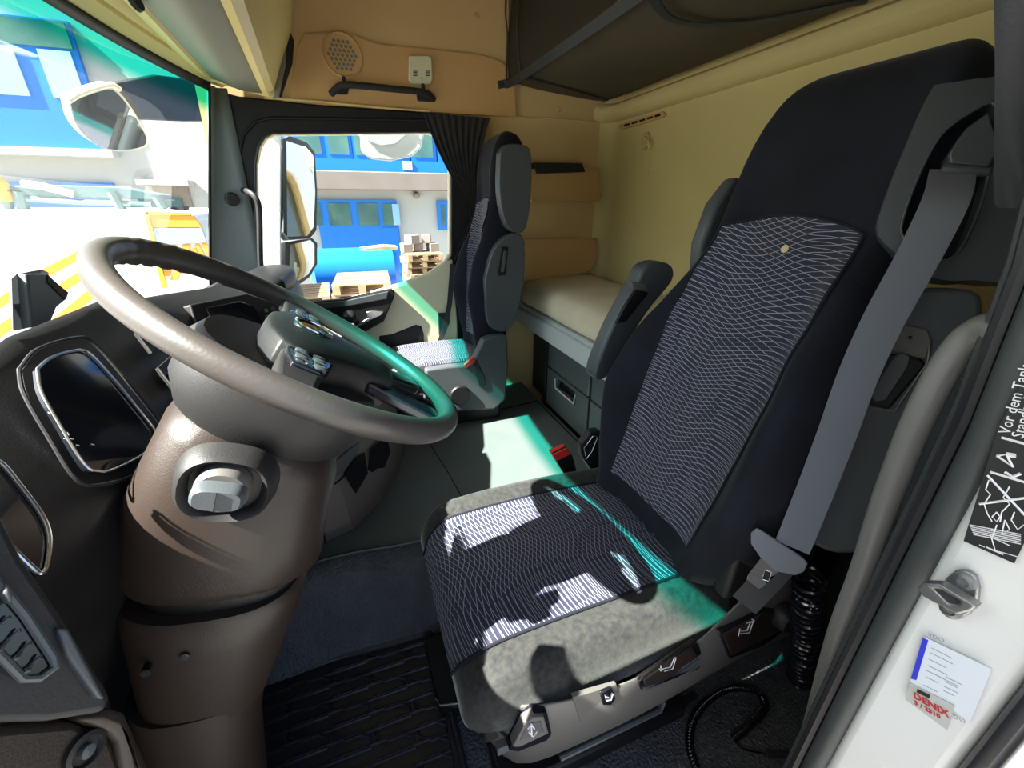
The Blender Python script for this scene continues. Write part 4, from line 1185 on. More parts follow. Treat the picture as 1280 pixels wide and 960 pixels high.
# ================================================================== UPPER BUNK STORAGE NET
net = thing('storage_net', 'dark brown cloth and mesh net of the folded upper bunk under the roof', 'storage net', (1.4, -1.2, 1.95))
X1, X2 = 0.30, 2.47
rows = []
for i in range(13):
    x = X2 - (X2 - X1) * i / 12
    r = []
    for y, z in ((-0.90, 1.985), (-1.05, 1.968), (-1.2, 1.955), (-1.35, 1.945), (-1.48, 1.935)):
        sag = 0.03 * math.sin(PI * (y + 0.9) / 0.58) * math.sin(PI * (i / 12)) * 0.8
        r.append(V((x, y, z - abs(sag))))
    rows.append(r)
one(sheet(rows), 'net_bottom', M['bunkcloth'], net, solid=0.006, sub=1)
rows = [[V((X2 - (X2 - X1) * i / 12, -0.90 + d + 0.012 * math.sin(i * 1.3), z)) for d, z in ((0, 1.985), (0.01, 2.10), (0.0, 2.20), (-0.03, 2.42))] for i in range(13)]
one(sheet(rows), 'net_front', M['net'], net, sub=1)
rows = [[V((X2, y, z)) for z in (1.985 - (-.9 - y) * .08, 2.42)] for y in (-0.90, -1.2, -1.5)]
one(sheet(rows), 'net_end', M['net'], net)


def strip3(P, w_, name, m, nrm, parent): return belt_strip(spl(P, 5), w_, nrm, name, m, parent, th=0.002)


strip3([V((2.49, -0.865, 1.975)), V((2.40, -0.895, 1.972)), V((1.9, -0.897, 1.966)), V((1.4, -0.897, 1.963)), V((0.4, -0.897, 1.966))], 0.035, 'edge_strap', M['strap'], V((0, 1, -0.5)), net)
strip3([V((2.465, -0.885, 1.98)), V((2.455, -0.885, 2.08)), V((2.455, -0.89, 2.18)), V((2.40, -0.86, 2.26)), V((2.35, -0.86, 2.40))], 0.018, 'end_binding', M['strap'], V((0, 1, 0)), net)
strip3([V((2.25, -0.885, 2.40)), V((2.30, -0.88, 2.2)), V((2.28, -0.888, 1.99))], 0.018, 'cross_strap', M['strap'], V((0, 1, 0)), net)
strip3([V((2.28, -0.90, 1.968)), V((2.30, -1.2, 1.935)), V((2.40, -1.46, 1.93))], 0.018, 'cross_strap', M['strap'], V((0, 0, 1)), net)
strip3([V((1.30, -0.90, 1.95)), V((1.36, -1.05, 1.925)), V((1.28, -1.25, 1.915)), V((1.05, -1.45, 1.92))], 0.03, 'cross_strap', M['strap'], V((0, 0, 1)), net)
tb_ = one(prism([at(x, y, X=XR - 0.03) for x, y in ((622, 101), (640, 97), (652, 96), (652, 104), (640, 107), (624, 111))], (0.012, 0, 0)), 'net_tab', M['strap'], net, bevel=0.002)
one(lathe(at(628, 105, X=XR - 0.031), (1, 0, 0), [(0.0001, -0.004), (0.007, -0.003), (0.008, 0.002)], 12), 'tab_screw', M['cloth'], tb_)

# ================================================================== OVERHEAD CABINET
cab = thing('overhead_cabinet', 'pale yellow overhead cabinet with grey underside lid above the windshield', 'cabinet', (1.3, 0.3, 1.84))
def fy(x): return 0.235 - 0.06 * max(0, min(1, (2.35 - x) / 1.0))
def by(x): return 0.445 - 0.03 * max(0, min(1, (2.35 - x) / 0.9))
xs = [2.36 - 0.2 * i for i in range(12)]
one(sheet([[V((x, by(x) - 0.012, 1.872)), V((x, 0.5 * (by(x) + fy(x)), 1.838)), V((x, fy(x) + 0.022, 1.832))] for x in xs]), 'lid', M['lid'], cab, solid=0.01)
one(loft([[V((x, by(x) + 0.04, 1.885)), V((x, by(x) + 0.015, 1.872)), V((x, by(x), 1.866)), V((x, by(x) - 0.012, 1.878)), V((x, by(x) - .01, 1.92)), V((x, by(x) + .04, 1.92))] for x in xs]), 'rear_frame', M['yellow'], cab, auto=30)
one(loft([[V((x, fy(x) + 0.022, 1.825)), V((x, fy(x), 1.822)), V((x, fy(x) - 0.025, 1.835)), V((x, fy(x) - 0.08, 1.95)), V((x, fy(x) - 0.13, 2.05)), V((x, fy(x) - 0.17, 2.2)), V((x, fy(x) - 0.18, 2.48)), V((x, fy(x) - .02, 2.48)), V((x, fy(x) + .03, 1.86))] for x in xs]), 'front_panel', M['yellow'], cab, auto=30)
one(prism([(2.36, 0.47, 1.87), (2.36, 0.235, 1.822), (2.36, 0.20, 1.83), (2.36, 0.06, 2.2), (2.36, 0.05, 2.48), (2.36, 0.47, 2.48)], (0.025, 0, 0)), 'end_plate', M['yellow'], cab, bevel=0.006)
# open end shelf: black slot and grey grip strip
P = [at(x, y, X=2.33) for x, y in ((360, 34), (368, 52), (366, 80), (352, 122), (346, 122), (356, 70))]
one(prism(P, (-0.012, 0, 0)), 'shelf_slot', M['blackgloss'], cab, bevel=0.002)
P = [at(x, y, X=2.30) for x, y in ((333, 57), (346, 53), (358, 48), (357, 80), (348, 122), (341, 123), (344, 90), (338, 64))]
one(prism(P, (0.02, 0, 0)), 'grip_strip', M['lid'], cab, bevel=0.004)
P = [at(x, y, X=2.31) for x, y in ((355, 0), (362, 0), (360, 14), (356, 18))]
one(prism(P, (-0.01, 0, 0)), 'shelf_slot', M['blackgloss'], cab, bevel=0.001)
for x, y in ((168, 3), (254, 103)):
    one(lathe(at(x, y, Z=1.86), (0.3, 0.9, -0.2), [(0.018, -0.01), (0.020, 0.0), (0.013, 0.006), (0.0001, 0.008)], 14), 'lid_clip', M['cloth'], cab)
# tweeter on the passenger pillar
tw = props(one(lathe(at(290, 249, X=2.44), (1, 0.3, 0), [(0.0001, -0.022), (0.022, -0.022), (0.028, -0.016), (0.030, 0.0), (0.028, 0.02)], 24), 'tweeter_speaker', M['dark']), 'small round black tweeter on the far windshield pillar', 'speaker')
# entry grab handle at the passenger window's front edge
ph_ = spl([at(x, y, X=XX) for x, y, XX in ((304, 238, 2.46), (311, 240, 2.40), (320, 248, 2.37), (324, 264, 2.37), (325, 310, 2.37), (326, 350, 2.39), (322, 372, 2.44))], 5)
props(one(tube(ph_, 0.013, 10), 'entry_handle', M['dark']), 'dark curved entry handle at the front edge of the side window', 'grab handle')

# ================================================================== PASSENGER DOOR
door = thing('door_1', 'cream passenger door panel below the side window', 'door', (2.47, -0.1, 0.3)); door['kind'] = 'structure'
del door['label']; del door['category']
P = [(288, 410), (385, 396), (455, 372), (520, 348), (540, 340), (556, 326), (566, 324), (572, 400), (575, 500), (300, 520)]
one(prism([at(x, y, X=2.455) for x, y in P], (0.04, 0, 0)), 'door_panel', M['doorcream'], door, bevel=0.012, seg=3)
# sill roll along the glass
one(tube([at(x, y, X=2.468) for x, y in ((330, 392), (385, 386), (410, 381), (460, 368), (500, 356), (535, 343), (556, 328), (562, 318))], 0.012, 8), 'window_sill', M['doorcream'], door)
ap = one(prism([at(x, y, X=2.42) for x, y in ((300, 384), (384, 378), (430, 374), (490, 361), (494, 366), (492, 374), (480, 402), (455, 416), (440, 422), (300, 430))], (0.04, 0, 0)), 'armrest_panel', M['black'], door, bevel=0.008, seg=3)
one(prism([at(x, y, X=2.415) for x, y in ((384, 380), (430, 376), (486, 364), (484, 374), (430, 384), (384, 388))], (0.03, 0, 0)), 'armrest_top', M['grey'], ap, bevel=0.005)
one(prism([at(x, y, X=2.412) for x, y in ((458, 390), (466, 388), (480, 389), (476, 394), (464, 400), (446, 410), (440, 409), (460, 398))], (0.012, 0, 0)), 'door_handle', M['silver'], ap, bevel=0.003)
one(prism([at(x, y, X=2.45) for x, y in ((474, 420), (490, 418), (520, 406), (527, 408), (530, 418), (530, 470), (474, 470))], (0.02, 0, 0)), 'door_pocket', M['black'], door, bevel=0.006)
# gear of small controls on the door near the wheel
props(one(loft([ring_sup(at(437, 400, X=2.30) + V((d, 0, 0)), (0, 1, 0), (0, 0, 1), r, r * 0.9, 14, .8) for d, r in ((0, .02), (.02, .035), (.09, .035), (.11, .02))]), 'control_knob', M['black'], bevel=0.003), 'black knob in front of the passenger door handle', 'knob')
# seat-belt stalk beside the passenger seat (hangs from the pillar)
pbm = thing('passenger_belt_mount', 'black seat belt mount between passenger seat and door', 'seat belt', at(545, 425, X=2.42))
one(prism([at(x, y, X=2.44) for x, y in ((548, 392), (562, 391), (562, 404), (556, 418), (549, 420))], (0.02, 0, 0)), 'belt_anchor', M['cloth'], pbm, bevel=0.003)
belt_strip([at(566, 330, X=2.43), at(562, 380, X=2.435), at(556, 410, X=2.43), at(548, 432, X=2.42)], 0.03, V((1, 0, 0)), 'belt_webbing', M['strap'], pbm)

# ================================================================== CURTAINS
def curtain(P_top, P_bot, n, amp, folds, name, m, parent, mid=None):
    rows = []
    for j in range(13):
        t = j / 12; row = []
        for i in range(n):
            u = i / (n - 1)
            a0 = P_top[0].lerp(P_top[1], u); b0 = P_bot[0].lerp(P_bot[1], u)
            p = a0.lerp(b0, t)
            if mid: p += (mid[0].lerp(mid[1], u) - a0.lerp(b0, 0.5)) * math.sin(PI * t)
            w_ = amp * math.sin(u * folds * 2 * PI + math.sin(t * 3) * 0.7) * (0.4 + 0.6 * math.sin(PI * min(1, t * 1.1 + .1)))
            row.append(p + V((-abs(w_) * 1.0, w_ * 0.5, 0)))
        rows.append(row)
    return one(sheet(rows), name, m, parent, sub=1)


cur = thing('side_curtain', 'black gathered curtain at the rear edge of the side window', 'curtain', at(590, 300, X=XR - 0.05))
curtain((at(529, 141, X=XR - .04), at(612, 148, X=XR - .04)), (at(590, 262, X=XR - .05), at(597, 262, X=XR - .05)), 60, 0.022, 9, 'curtain_cloth', M['cloth'], cur, mid=(at(556, 205, X=XR - .04), at(598, 205, X=XR - .04)))
curtain((at(590, 262, X=XR - .05), at(597, 262, X=XR - .05)), (at(568, 325, X=XR - .04), at(598, 340, X=XR - .04)), 40, 0.015, 6, 'curtain_tail', M['cloth'], cur)
c2 = thing('driver_curtain', 'black bunched curtain hanging from the door pillar beside the driver seat', 'curtain', (0.25, -0.66, 1.4))
rows = []
for j in range(15):
    t = j / 14
    xa = 1241 + 3 * t + 1.5 * math.sin(t * 5); y = -30 + 290 * t
    row = []
    for i in range(30):
        u = i / 29
        X_ = 0.27 - 0.16 * u + 0.012 * u * math.sin(u * 19 + 3 * math.sin(t * 3))
        p0 = at(xa, y, X=0.27); Yc = p0.y
        row.append(V((X_, Yc - 0.02 * u + 0.018 * min(1, 4 * u) * math.sin(u * 26 + 2.5 * math.sin(t * 4 + u)), p0.z)))
    rows.append(row)
one(sheet(rows), 'curtain_cloth', M['cloth2'], c2, sub=1)

# ================================================================== NEAR DOOR FRAME (right foreground)
def vert(x0, x1, y0, y1, z0, z1): return bxr((x0, y0, z0), (x1, y1, z1))


struct(one(vert(0.062, 0.148, -0.60, -0.515, 0.0, 2.1), 'trim_11', M['white'], bevel=0.012, seg=3))
# rubber door seal: lofted profile
def lean_(z): return 0 if z < 1.22 else min(0.08, 0.30 * (z - 1.22) ** 2 + 0.03 * (z - 1.22))

def seal(x, y, rx, ry, name, m, n=16, e=0.8, z0=0.0, z1=2.1):
    return struct(one(loft([ring_sup((x + lean_(z), y, z), (1, 0, 0), (0, 1, 0), rx, ry, n, e) for z in [z0 + (z1 - z0) * i / 14 for i in range(15)]]), name, m))


seal(0.158, -0.545, 0.017, 0.030, 'trim_12', M['seal'])
seal(0.190, -0.585, 0.012, 0.030, 'trim_13', M['rubber'])
seal(0.208, -0.606, 0.008, 0.020, 'trim_14', M['seal'])
seal(0.052, -0.526, 0.010, 0.022, 'trim_15', M['rubber'])
seal(0.026, -0.53, 0.006, 0.018, 'trim_16', M['dark'])
zz_ = [0.0, 0.5, 0.9, 1.15, 1.25, 1.35, 1.45, 1.6, 1.8, 2.1, 2.45]
struct(one(loft([[V((0.10, -0.61, z)), V((0.205 + lean_(z) * 1.2, -0.625, z)), V((0.215 + lean_(z) * 1.2, -0.64, z)), V((0.215 + lean_(z) * 1.2, -0.88, z)), V((0.10, -0.88, z))] for z in zz_]), 'trim_17', M['seal'], auto=30))
# grab rail
gr = thing('door_grab_rail', 'thick grey grab rail beside the driver seat at the open door', 'grab rail', at(1030, 930, X=0.235))
pth = [at(x, y, X=XX) for x, y, XX in ((1252, 420, 0.205), (1240, 409, 0.215), (1222, 415, 0.225), (1203, 430, 0.232), (1177, 467, 0.235), (1146, 528, 0.235), (1119, 595, 0.235), (1099, 650, 0.235), (1078, 715, 0.235), (1046, 800, 0.235), (1018, 900, 0.235), (995, 980, 0.235))]
one(tube(spl(pth, 5), 0.0148, 16), 'rail_tube', M['railgrey'], gr)
one(lathe(at(1243, 420, X=0.222), (1, 0.2, 0), [(0.022, -0.004), (0.022, 0.012)], 18), 'rail_foot', M['dark'], gr)
# striker on the white jamb
YJ = -0.512
sk = thing('door_striker', 'cast steel door striker bolted to the white door jamb', 'door striker', at(1195, 750, Y=YJ))
def jp(px, o=0.0): return [at(x, y, Y=YJ + o) for x, y in px]
pl = one(prism(jp([(1185, 722), (1198, 711), (1212, 710), (1224, 718), (1228, 734), (1226, 752), (1216, 766), (1204, 772), (1188, 770), (1177, 760), (1176, 750)]), (0, 0.006, 0)), 'striker_plate', M['steel'], sk, bevel=0.002)
for x, y in ((1207, 726), (1190, 762)):
    c = at(x, y, Y=YJ + 0.006)
    one(lathe(c, (0, 1, 0), [(0.0085, 0), (0.008, 0.004), (0.0045, 0.005), (0.004, 0.002), (0.0001, 0.002)], 16), 'bolt', M['steel'], sk)
A = [at(x, y, Y=YJ + 0.012) for x, y in ((1153, 731), (1160, 725), (1182, 726), (1228, 754), (1222, 760), (1204, 765), (1160, 742))]
Hh = [at(x, y, Y=YJ + 0.012) for x, y in ((1172, 732), (1182, 733), (1208, 748), (1205, 752), (1192, 750))]
o3 = [(p.x, p.z) for p in A]; h3 = [(p.x, p.z) for p in Hh]
one(holed(o3, [h3], lambda x, z: (x, YJ + 0.010, z), (0, 0.012, 0)), 'striker_loop', M['steel'], sk, bevel=0.002, seg=3)


def sticker(px, name, m, label, cat='sticker', o=0.0016):
    t = thing(name, label, cat, jp([px[0]])[0])
    one(prism(jp(px, o - 0.0008), (0, 0.0008, 0)), 'sheet', m, t, smooth=False)
    return t


def jt(s_, x, y, x2, y2, size, m, parent, name='lettering', up=0.0, bold=0.0):
    "text starting at pixel (x,y) on the jamb with its baseline running towards (x2,y2)"
    a0 = at(x, y, Y=YJ + 0.0018 + up); b0 = at(x2, y2, Y=YJ + 0.0018 + up)
    ax = (b0 - a0).normalized(); ay = V((0, 1, 0)).cross(ax)
    return text(s_, size, a0, ax, ay, name, M[m], parent, depth=0.0002, bold=bold)


# black warning sticker
ws = sticker([(1300, 440), (1250, 530), (1205, 676), (1268, 704), (1300, 640)], 'warning_sticker', M['blackink'], 'black warning sticker with white drawings and German text on the white jamb')
jt('Vor dem Tanken', 1262, 544, 1290, 456, 0.0105, 'whiteink', ws)
jt('Standheizung', 1279, 549, 1304, 466, 0.0105, 'whiteink', ws)
s = S()
def jl(*px, w=0.0005): s.add(tube([at(x, y, Y=YJ + 0.0018) for x, y in px], w, 4))
jl((1252, 547), (1285, 556), w=0.0011); jl((1238, 590), (1285, 604), w=0.0011); jl((1234, 594), (1283, 646), w=0.001); jl((1224, 630), (1285, 622), w=0.001)
jl((1246, 570), (1258, 578), (1266, 584), (1258, 568), (1246, 570), w=0.001); jl((1258, 568), (1270, 570), w=0.002); jl((1256, 590), (1266, 596), (1276, 592), w=0.0012)
for k in range(6): jl((1212 + k, 656 + k * 2.4), (1276, 668 + k * 2.4))
jl((1236, 600), (1232, 612), (1238, 618), (1230, 630), (1234, 642), (1240, 652)); jl((1262, 608), (1254, 622), (1262, 630), (1252, 640), (1250, 652))
jl((1238, 668), (1244, 688), (1272, 696)); jl((1246, 656), (1240, 672), (1262, 682)); jl((1256, 650), (1262, 662), (1252, 668), (1256, 650))
jl((1224, 681), (1231, 684)); jl((1233, 684), (1254, 693), w=0.0008); jl((1268, 640), (1264, 650), (1272, 662), (1280, 656)); jl((1246, 640), (1250, 646), (1246, 652), (1240, 646), (1246, 640))
s.build('line_drawing', M['whiteink'], ws)
# white service sticker with blue bar
s2_ = sticker([(1156, 796), (1240, 836), (1214, 902), (1138, 852)], 'service_sticker', M['paper'], 'white service sticker with blue bar and fine print on the jamb')
one(prism(jp([(1154, 797), (1161, 800), (1146, 850), (1139, 848)], 0.001), (0, 0.0008, 0)), 'blue_bar', M['blueink'], s2_, smooth=False)
jt('VDO', 1160, 795, 1181, 804, 0.0062, 'greyink', s2_)
jt('VDO', 1186, 895, 1206, 904, 0.0062, 'greyink', s2_)
s = S()
for x, y, l_ in ((1164, 810, 26), (1163, 816, 28), (1161, 824, 22), (1160, 832, 24), (1158, 838, 40), (1157, 846, 16), (1154, 856, 18), (1182, 846, 20), (1181, 852, 16), (1180, 858, 18), (1179, 863, 14), (1200, 838, 0)):
    if l_: jl((x, y), (x + l_, y + l_ * 0.5), w=0.00035)
s.build('fine_print', M['greyink'], s2_)
s3 = sticker([(1138, 853), (1194, 882), (1184, 912), (1132, 874)], 'inspection_label', M['greypaper'], 'grey label with red letters below the service sticker', o=0.0026)
jt('DENIX', 1142, 872, 1184, 896, 0.0098, 'redink', s3, up=0.0014, bold=0.0003)
jt('3 / 2310', 1143, 880, 1176, 899, 0.0066, 'redink', s3, up=0.0014, bold=0.0002)
one(prism(jp([(1147, 861), (1163, 869), (1162, 873), (1146, 865)], 0.0028), (0, 0.0006, 0)), 'black_bar', M['blackink'], s3, smooth=False)

# ================================================================== COILED LINES BY THE SEAT
props(one(helix([at(1012, 720, X=0.36), at(1010, 760, X=0.36), at(1005, 810, X=0.37), at(1000, 850, X=0.38)], 0.026, 0.0215, 0.0046, 7, 14), 'coiled_air_hose', M['blackgloss']), 'thick black coiled hose hanging behind the grab rail', 'hose')
cb = thing('coiled_cable', 'thin black coiled cable lying on the floor beside the seat', 'cable', at(900, 900, Z=0.0))
one(helix([at(880, 985, Z=0.016), at(862, 930, Z=0.016), at(872, 890, Z=0.016), at(905, 862, Z=0.016), at(942, 862, Z=0.016), at(956, 882, Z=0.016), at(938, 905, Z=0.016), at(917, 922, Z=0.016)], 0.010, 0.0080, 0.0026, 6, 10), 'coil', M['blackgloss'], cb)
one(tube(spl([at(917, 924, Z=0.014), at(930, 936, Z=0.012), at(960, 943, Z=0.012)], 5), 0.0025, 8), 'cable_end', M['blackgloss'], cb)
one(tube([at(958, 943, Z=0.014), at(985, 942, Z=0.014)], 0.009, 10), 'plug', M['cloth'], cb)

dd = thing('door_2', 'x', 'x', (0.0, 0.5, 0.0)); dd['kind'] = 'structure'; del dd['label']; del dd['category']
one(holed([(-1.0, -0.35), (0.0, -0.35), (0.0, 1.9), (-0.25, 1.95), (-1.0, 1.95)], [[(-0.92, 1.0), (-0.08, 1.0), (-0.08, 1.80), (-0.25, 1.86), (-0.92, 1.86)]], lambda x, z: (x, 0.50 + (-x) * 0.10, z), (0, 0.08, 0)), 'door_leaf', M['dark'], dd)

# ================================================================== OUTSIDE
GZ = -1.1
struct(one(bxr((-15, -15, GZ - 0.1), (45, 45, GZ)), 'ground_yard', M['asphalt']))
# --- truck's own exterior mirrors
mr = thing('side_mirror', 'tall white and grey exterior mirror pair outside the side window', 'mirror', at(378, 350, X=2.85))
XM = 2.84
NM = V((-0.80, -0.60, 0.10)).normalized()
def mg(px, c, o=0.0): return [atp(x, y, at(*c, X=XM) + NM * o, NM) for x, y in px]
one(prism(mg([(354, 174), (362, 169), (384, 178), (394, 190), (397, 240), (396, 288), (388, 298), (362, 300), (354, 290)], (375, 240), -0.004), NM * -0.07), 'mirror_housing', M['grey'], mr, bevel=0.004, seg=3)
one(prism(mg([(358, 176), (382, 184), (391, 194), (394, 240), (392, 284), (384, 295), (359, 296)], (375, 240)), NM * -0.003), 'main_glass', M['mirror'], mr, smooth=False, label='large upper mirror glass')
one(prism(mg([(357, 303), (390, 297), (397, 304), (397, 330), (388, 346), (366, 362), (357, 350)], (375, 330), -0.004), NM * -0.07), 'mirror_housing', M['grey'], mr, bevel=0.004, seg=3)
one(prism(mg([(363, 306), (388, 300), (393, 306), (393, 330), (385, 343), (366, 356), (361, 346)], (375, 330)), NM * -0.003), 'wide_glass', M['mirror'], mr, smooth=False, label='smaller lower mirror glass')
one(tube([(2.54, 0.42, 1.86), (2.86, 0.36, 1.82), (2.9, 0.30, 1.75)], 0.02, 8), 'mirror_arm', M['dark'], mr)
one(prism([at(x, y, X=2.75) for x, y in ((330, 172), (352, 166), (352, 400), (318, 400), (322, 250))], (0.10, 0.05, 0)), 'wind_deflector', M['whiteplastic'], mr, bevel=0.01)
km = thing('kerb_mirror', 'white kerb mirror hanging outside over the side window', 'mirror', at(490, 195, X=2.80))
P = [at(x, y, X=2.80) for x, y in ((449, 150), (530, 150), (530, 170), (527, 185), (515, 196), (488, 202), (462, 199), (452, 190))]
one(prism(P, (0.05, 0, 0.01)), 'mirror_shell', M['whiteplastic'], km, bevel=0.012, seg=3)
P = [at(x, y, X=2.79) for x, y in ((452, 150), (512, 150), (508, 168), (494, 180), (476, 182), (460, 176))]
one(prism(P, (0.012, 0, 0)), 'mirror_glass', M['mirror'], km, bevel=0.002)
one(tube([(2.54, -0.31, 1.95), (2.82, -0.31, 1.90)], 0.015, 8), 'mirror_arm', M['dark'], km)
fm = thing('front_mirror', 'round-edged white front mirror on an arm outside the windshield', 'mirror', at(140, 185, Y=0.82))
Q = lambda px, Y: [at(x, y, Y=Y) for x, y in px]
NF = V((-0.62, -0.66, -0.42)).normalized(); PF = at(135, 150, Y=0.84)
def fq(px, o=0.0): return [atp(x, y, PF + NF * o, NF) for x, y in px]
ol = [(86, 126), (100, 119), (120, 112), (138, 108), (150, 116), (164, 134), (176, 154), (185, 172), (184, 182), (172, 187), (155, 189), (138, 188), (120, 181), (104, 168), (92, 150)]
one(prism([p for p in spl(fq(ol + [ol[0]], -0.003), 3)[:-1]], NF * -0.05), 'mirror_shell', M['whiteplastic'], fm, auto=50)
gl_ = [((x - 136) * 0.95 + 136, (y - 150) * 0.93 + 151) for x, y in ol]
one(prism(spl(fq(gl_ + [gl_[0]], 0.0), 3)[:-1], NF * -0.002), 'mirror_glass', M['mirror'], fm, smooth=False)
one(tube(spl(fq([(85, 126), (100, 117), (120, 110), (140, 106), (150, 112)], 0.004), 4), 0.010, 8), 'mirror_rim', M['whiteplastic'], fm)
one(prism(Q([(140, 106), (200, 94), (262, 102), (272, 116), (272, 152), (230, 152), (180, 150), (164, 124)], 0.93), (0, 0.05, 0)), 'mirror_arm', M['dark'], fm, bevel=0.01)

# --- facade: one long building with blue windows
XB = 14.0
bl = thing('office_building', 'white building with blue window bands beyond the side window', 'building', (XB, 5, GZ))


def by_(x, y): return at(x, y, X=XB)


def rect(px0, py0, px1, py1):
    a0, b0 = by_(px0, py0), by_(px1, py1)
    return min(a0.y, b0.y), max(a0.y, b0.y), min(a0.z, b0.z), max(a0.z, b0.z)


def wbox(y0, y1, z0, z1, x0, x1): return bxr((x0, y0, z0), (x1, y1, z1))


one(wbox(-9, 26, GZ, 9, XB, XB + 0.4), 'wall', M['facade'], bl)
zt = by_(470, 165).z
z_sill0, z_sill1 = by_(470, 219).z, by_(470, 205).z
zb_top, zb_bot = by_(470, 216).z, by_(470, 238).z
one(wbox(-9, 2.3, zb_bot, zb_top, XB - 0.5, XB), 'balcony_slab', M['concrete'], bl, bevel=0.02)
# upper blue band seen through the side window
one(wbox(-9, 2.3, zb_top, zb_top + 0.30, XB - 0.42, XB - 0.10), 'window_apron', M['blue'], bl)
one(wbox(-9, 2.3, zb_top, zb_top + 2.4, XB - 0.07, XB - 0.01), 'window_band', M['blue'], bl)
yl = [by_(x, 190).y for x in (374, 404, 410, 438, 443, 472, 479, 508, 515, 541, 548, 575)]
for i in range(0, 12, 2):
    f_ = one(wbox(yl[i + 1] - .06, yl[i] + .06, zb_top + 0.28, zb_top + 2.1, XB - 0.16, XB - 0.08), 'window_frame', M['blue'], bl)
    one(wbox(yl[i + 1] + .03, yl[i] - .03, zb_top + 0.42, zb_top + 1.98, XB - 0.18, XB - 0.15), 'pane', M['pane'], f_, smooth=False)
a0 = rect(501, 203, 513, 214)
one(wbox(a0[0], a0[1], a0[2], a0[3], XB - 0.45, XB - 0.40), 'white_infill', M['facade'], bl)
# ground floor door and windows
r = rect(393, 250, 506, 360)
fr2 = one(wbox(r[0], r[1], GZ, r[3], XB - 0.12, XB), 'door_frame', M['blue'], bl)
for p in ((376, 254, 404, 281), (409, 254, 440, 281), (446, 254, 474, 281), (477, 255, 500, 281)):
    q = rect(*p); one(wbox(q[0], q[1], q[2], q[3], XB - 0.15, XB - 0.11), 'pane', M['pane'], fr2, smooth=False)
q = rect(489, 255, 500, 281); one(wbox(q[0], q[1], q[2], q[3], XB - 0.17, XB - 0.15), 'bright_pane', M['panesky'], fr2, smooth=False)
q = rect(477, 284, 503, 340); one(wbox(q[0], q[1], q[2], q[3], XB - 0.14, XB - 0.11), 'door_leaf', M['blue'], fr2, bevel=0.02)
q = rect(545, 251, 562, 287)
f3 = one(wbox(q[0], q[1], q[2], q[3], XB - 0.12, XB), 'window_frame', M['blue'], bl)
one(wbox(q[0] + .15, q[1] - .12, q[2] + .12, q[3] - .12, XB - 0.14, XB - 0.11), 'pane', M['pane'], f3, smooth=False)
one(lathe(by_(520, 244), (-1, 0, 0), [(0.10, 0), (0.10, 0.1), (0.05, 0.18), (0.0001, 0.2)], 12), 'wall_lamp', M['brick'], bl)
# big upper blue window at the left
q = rect(-70, 26, 122, 186)
q = (by_(118, 120).y, by_(-90, 110).y, by_(60, 186).z, by_(60, 26).z)
f4 = one(wbox(q[0], q[1], q[2], q[3], XB - 0.12, XB), 'window_frame', M['blue'], bl)
ym = by_(46, 90).y
one(wbox(q[0] + .12, ym - .2, q[2] + 1.0, q[3] - .55, XB - 0.16, XB - 0.11), 'pane', M['panesky'], f4, smooth=False)
one(wbox(ym + .2, q[1], q[2] + 1.0, q[3] - .55, XB - 0.16, XB - 0.11), 'pane', M['panesky'], f4, smooth=False)
one(wbox(q[0] + .05, q[1], q[3] - .5, q[3] - .04, XB - 0.16, XB - 0.11), 'blind_box', M['pane'], f4, smooth=False)
one(wbox(q[0] - .1, q[1] + .1, q[2] - .16, q[2], XB - 0.35, XB), 'sill', M['facade'], bl)
# recessed gate
q = rect(190, 232, 262, 330)
r1 = one(wbox(q[0], q[1], GZ, q[3], XB - 0.05, XB - 0.01), 'gate_recess', M['brick'], bl)
one(wbox(q[0] + .2, q[0] + 1.1, GZ, q[3] - .3, XB - 0.1, XB - 0.04), 'gate_leaf', M['craneteal'], bl)
one(wbox(q[0] - .15, q[1] + .15, q[3], q[3] + .12, XB - 0.5, XB), 'gate_lintel', M['facade'], bl)
one(wbox(by_(150, 250).y, 16, by_(60, 262).z, by_(60, 228).z, XB - 0.1, XB), 'low_window_band', M['bluetank'], bl)

# --- white service truck with orange stripes
XT = 5.5
tr = thing('service_truck', 'white service truck with orange and yellow diagonal stripes outside the windshield', 'truck', (XT, 4, GZ))
T = lambda px, o=0: [at(x, y, X=XT + o) for x, y in px]
bd = one(prism(T([(-320, 262), (183, 262), (193, 300), (206, 352), (220, 430), (-320, 520)]), (2.2, 0, 0)), 'truck_body', M['white'], tr, bevel=0.03)
ca = one(prism(T([(180, 264), (196, 262), (236, 266), (244, 272), (256, 300), (262, 330), (266, 440), (218, 440)], 0.01), (2.1, 0, 0)), 'truck_cab', M['white'], tr, bevel=0.03)
one(prism(T([(180, 265), (185, 265), (208, 360), (202, 360)], -0.02), (0.04, 0, 0)), 'yellow_trim', M['yellowpaint'], tr)
one(prism(T([(181, 264), (238, 266), (238, 269), (182, 268)], -0.02), (0.04, 0, 0)), 'yellow_trim', M['yellowpaint'], tr)
one(prism(T([(187, 268), (242, 270), (252, 284), (191, 284)], -0.012), (0.03, 0, 0)), 'orange_panel', M['orange'], tr)
one(prism(T([(191, 285), (252, 285), (258, 303), (196, 307)], -0.012), (0.03, 0, 0)), 'cab_window', M['greyink'], tr)
s = S()
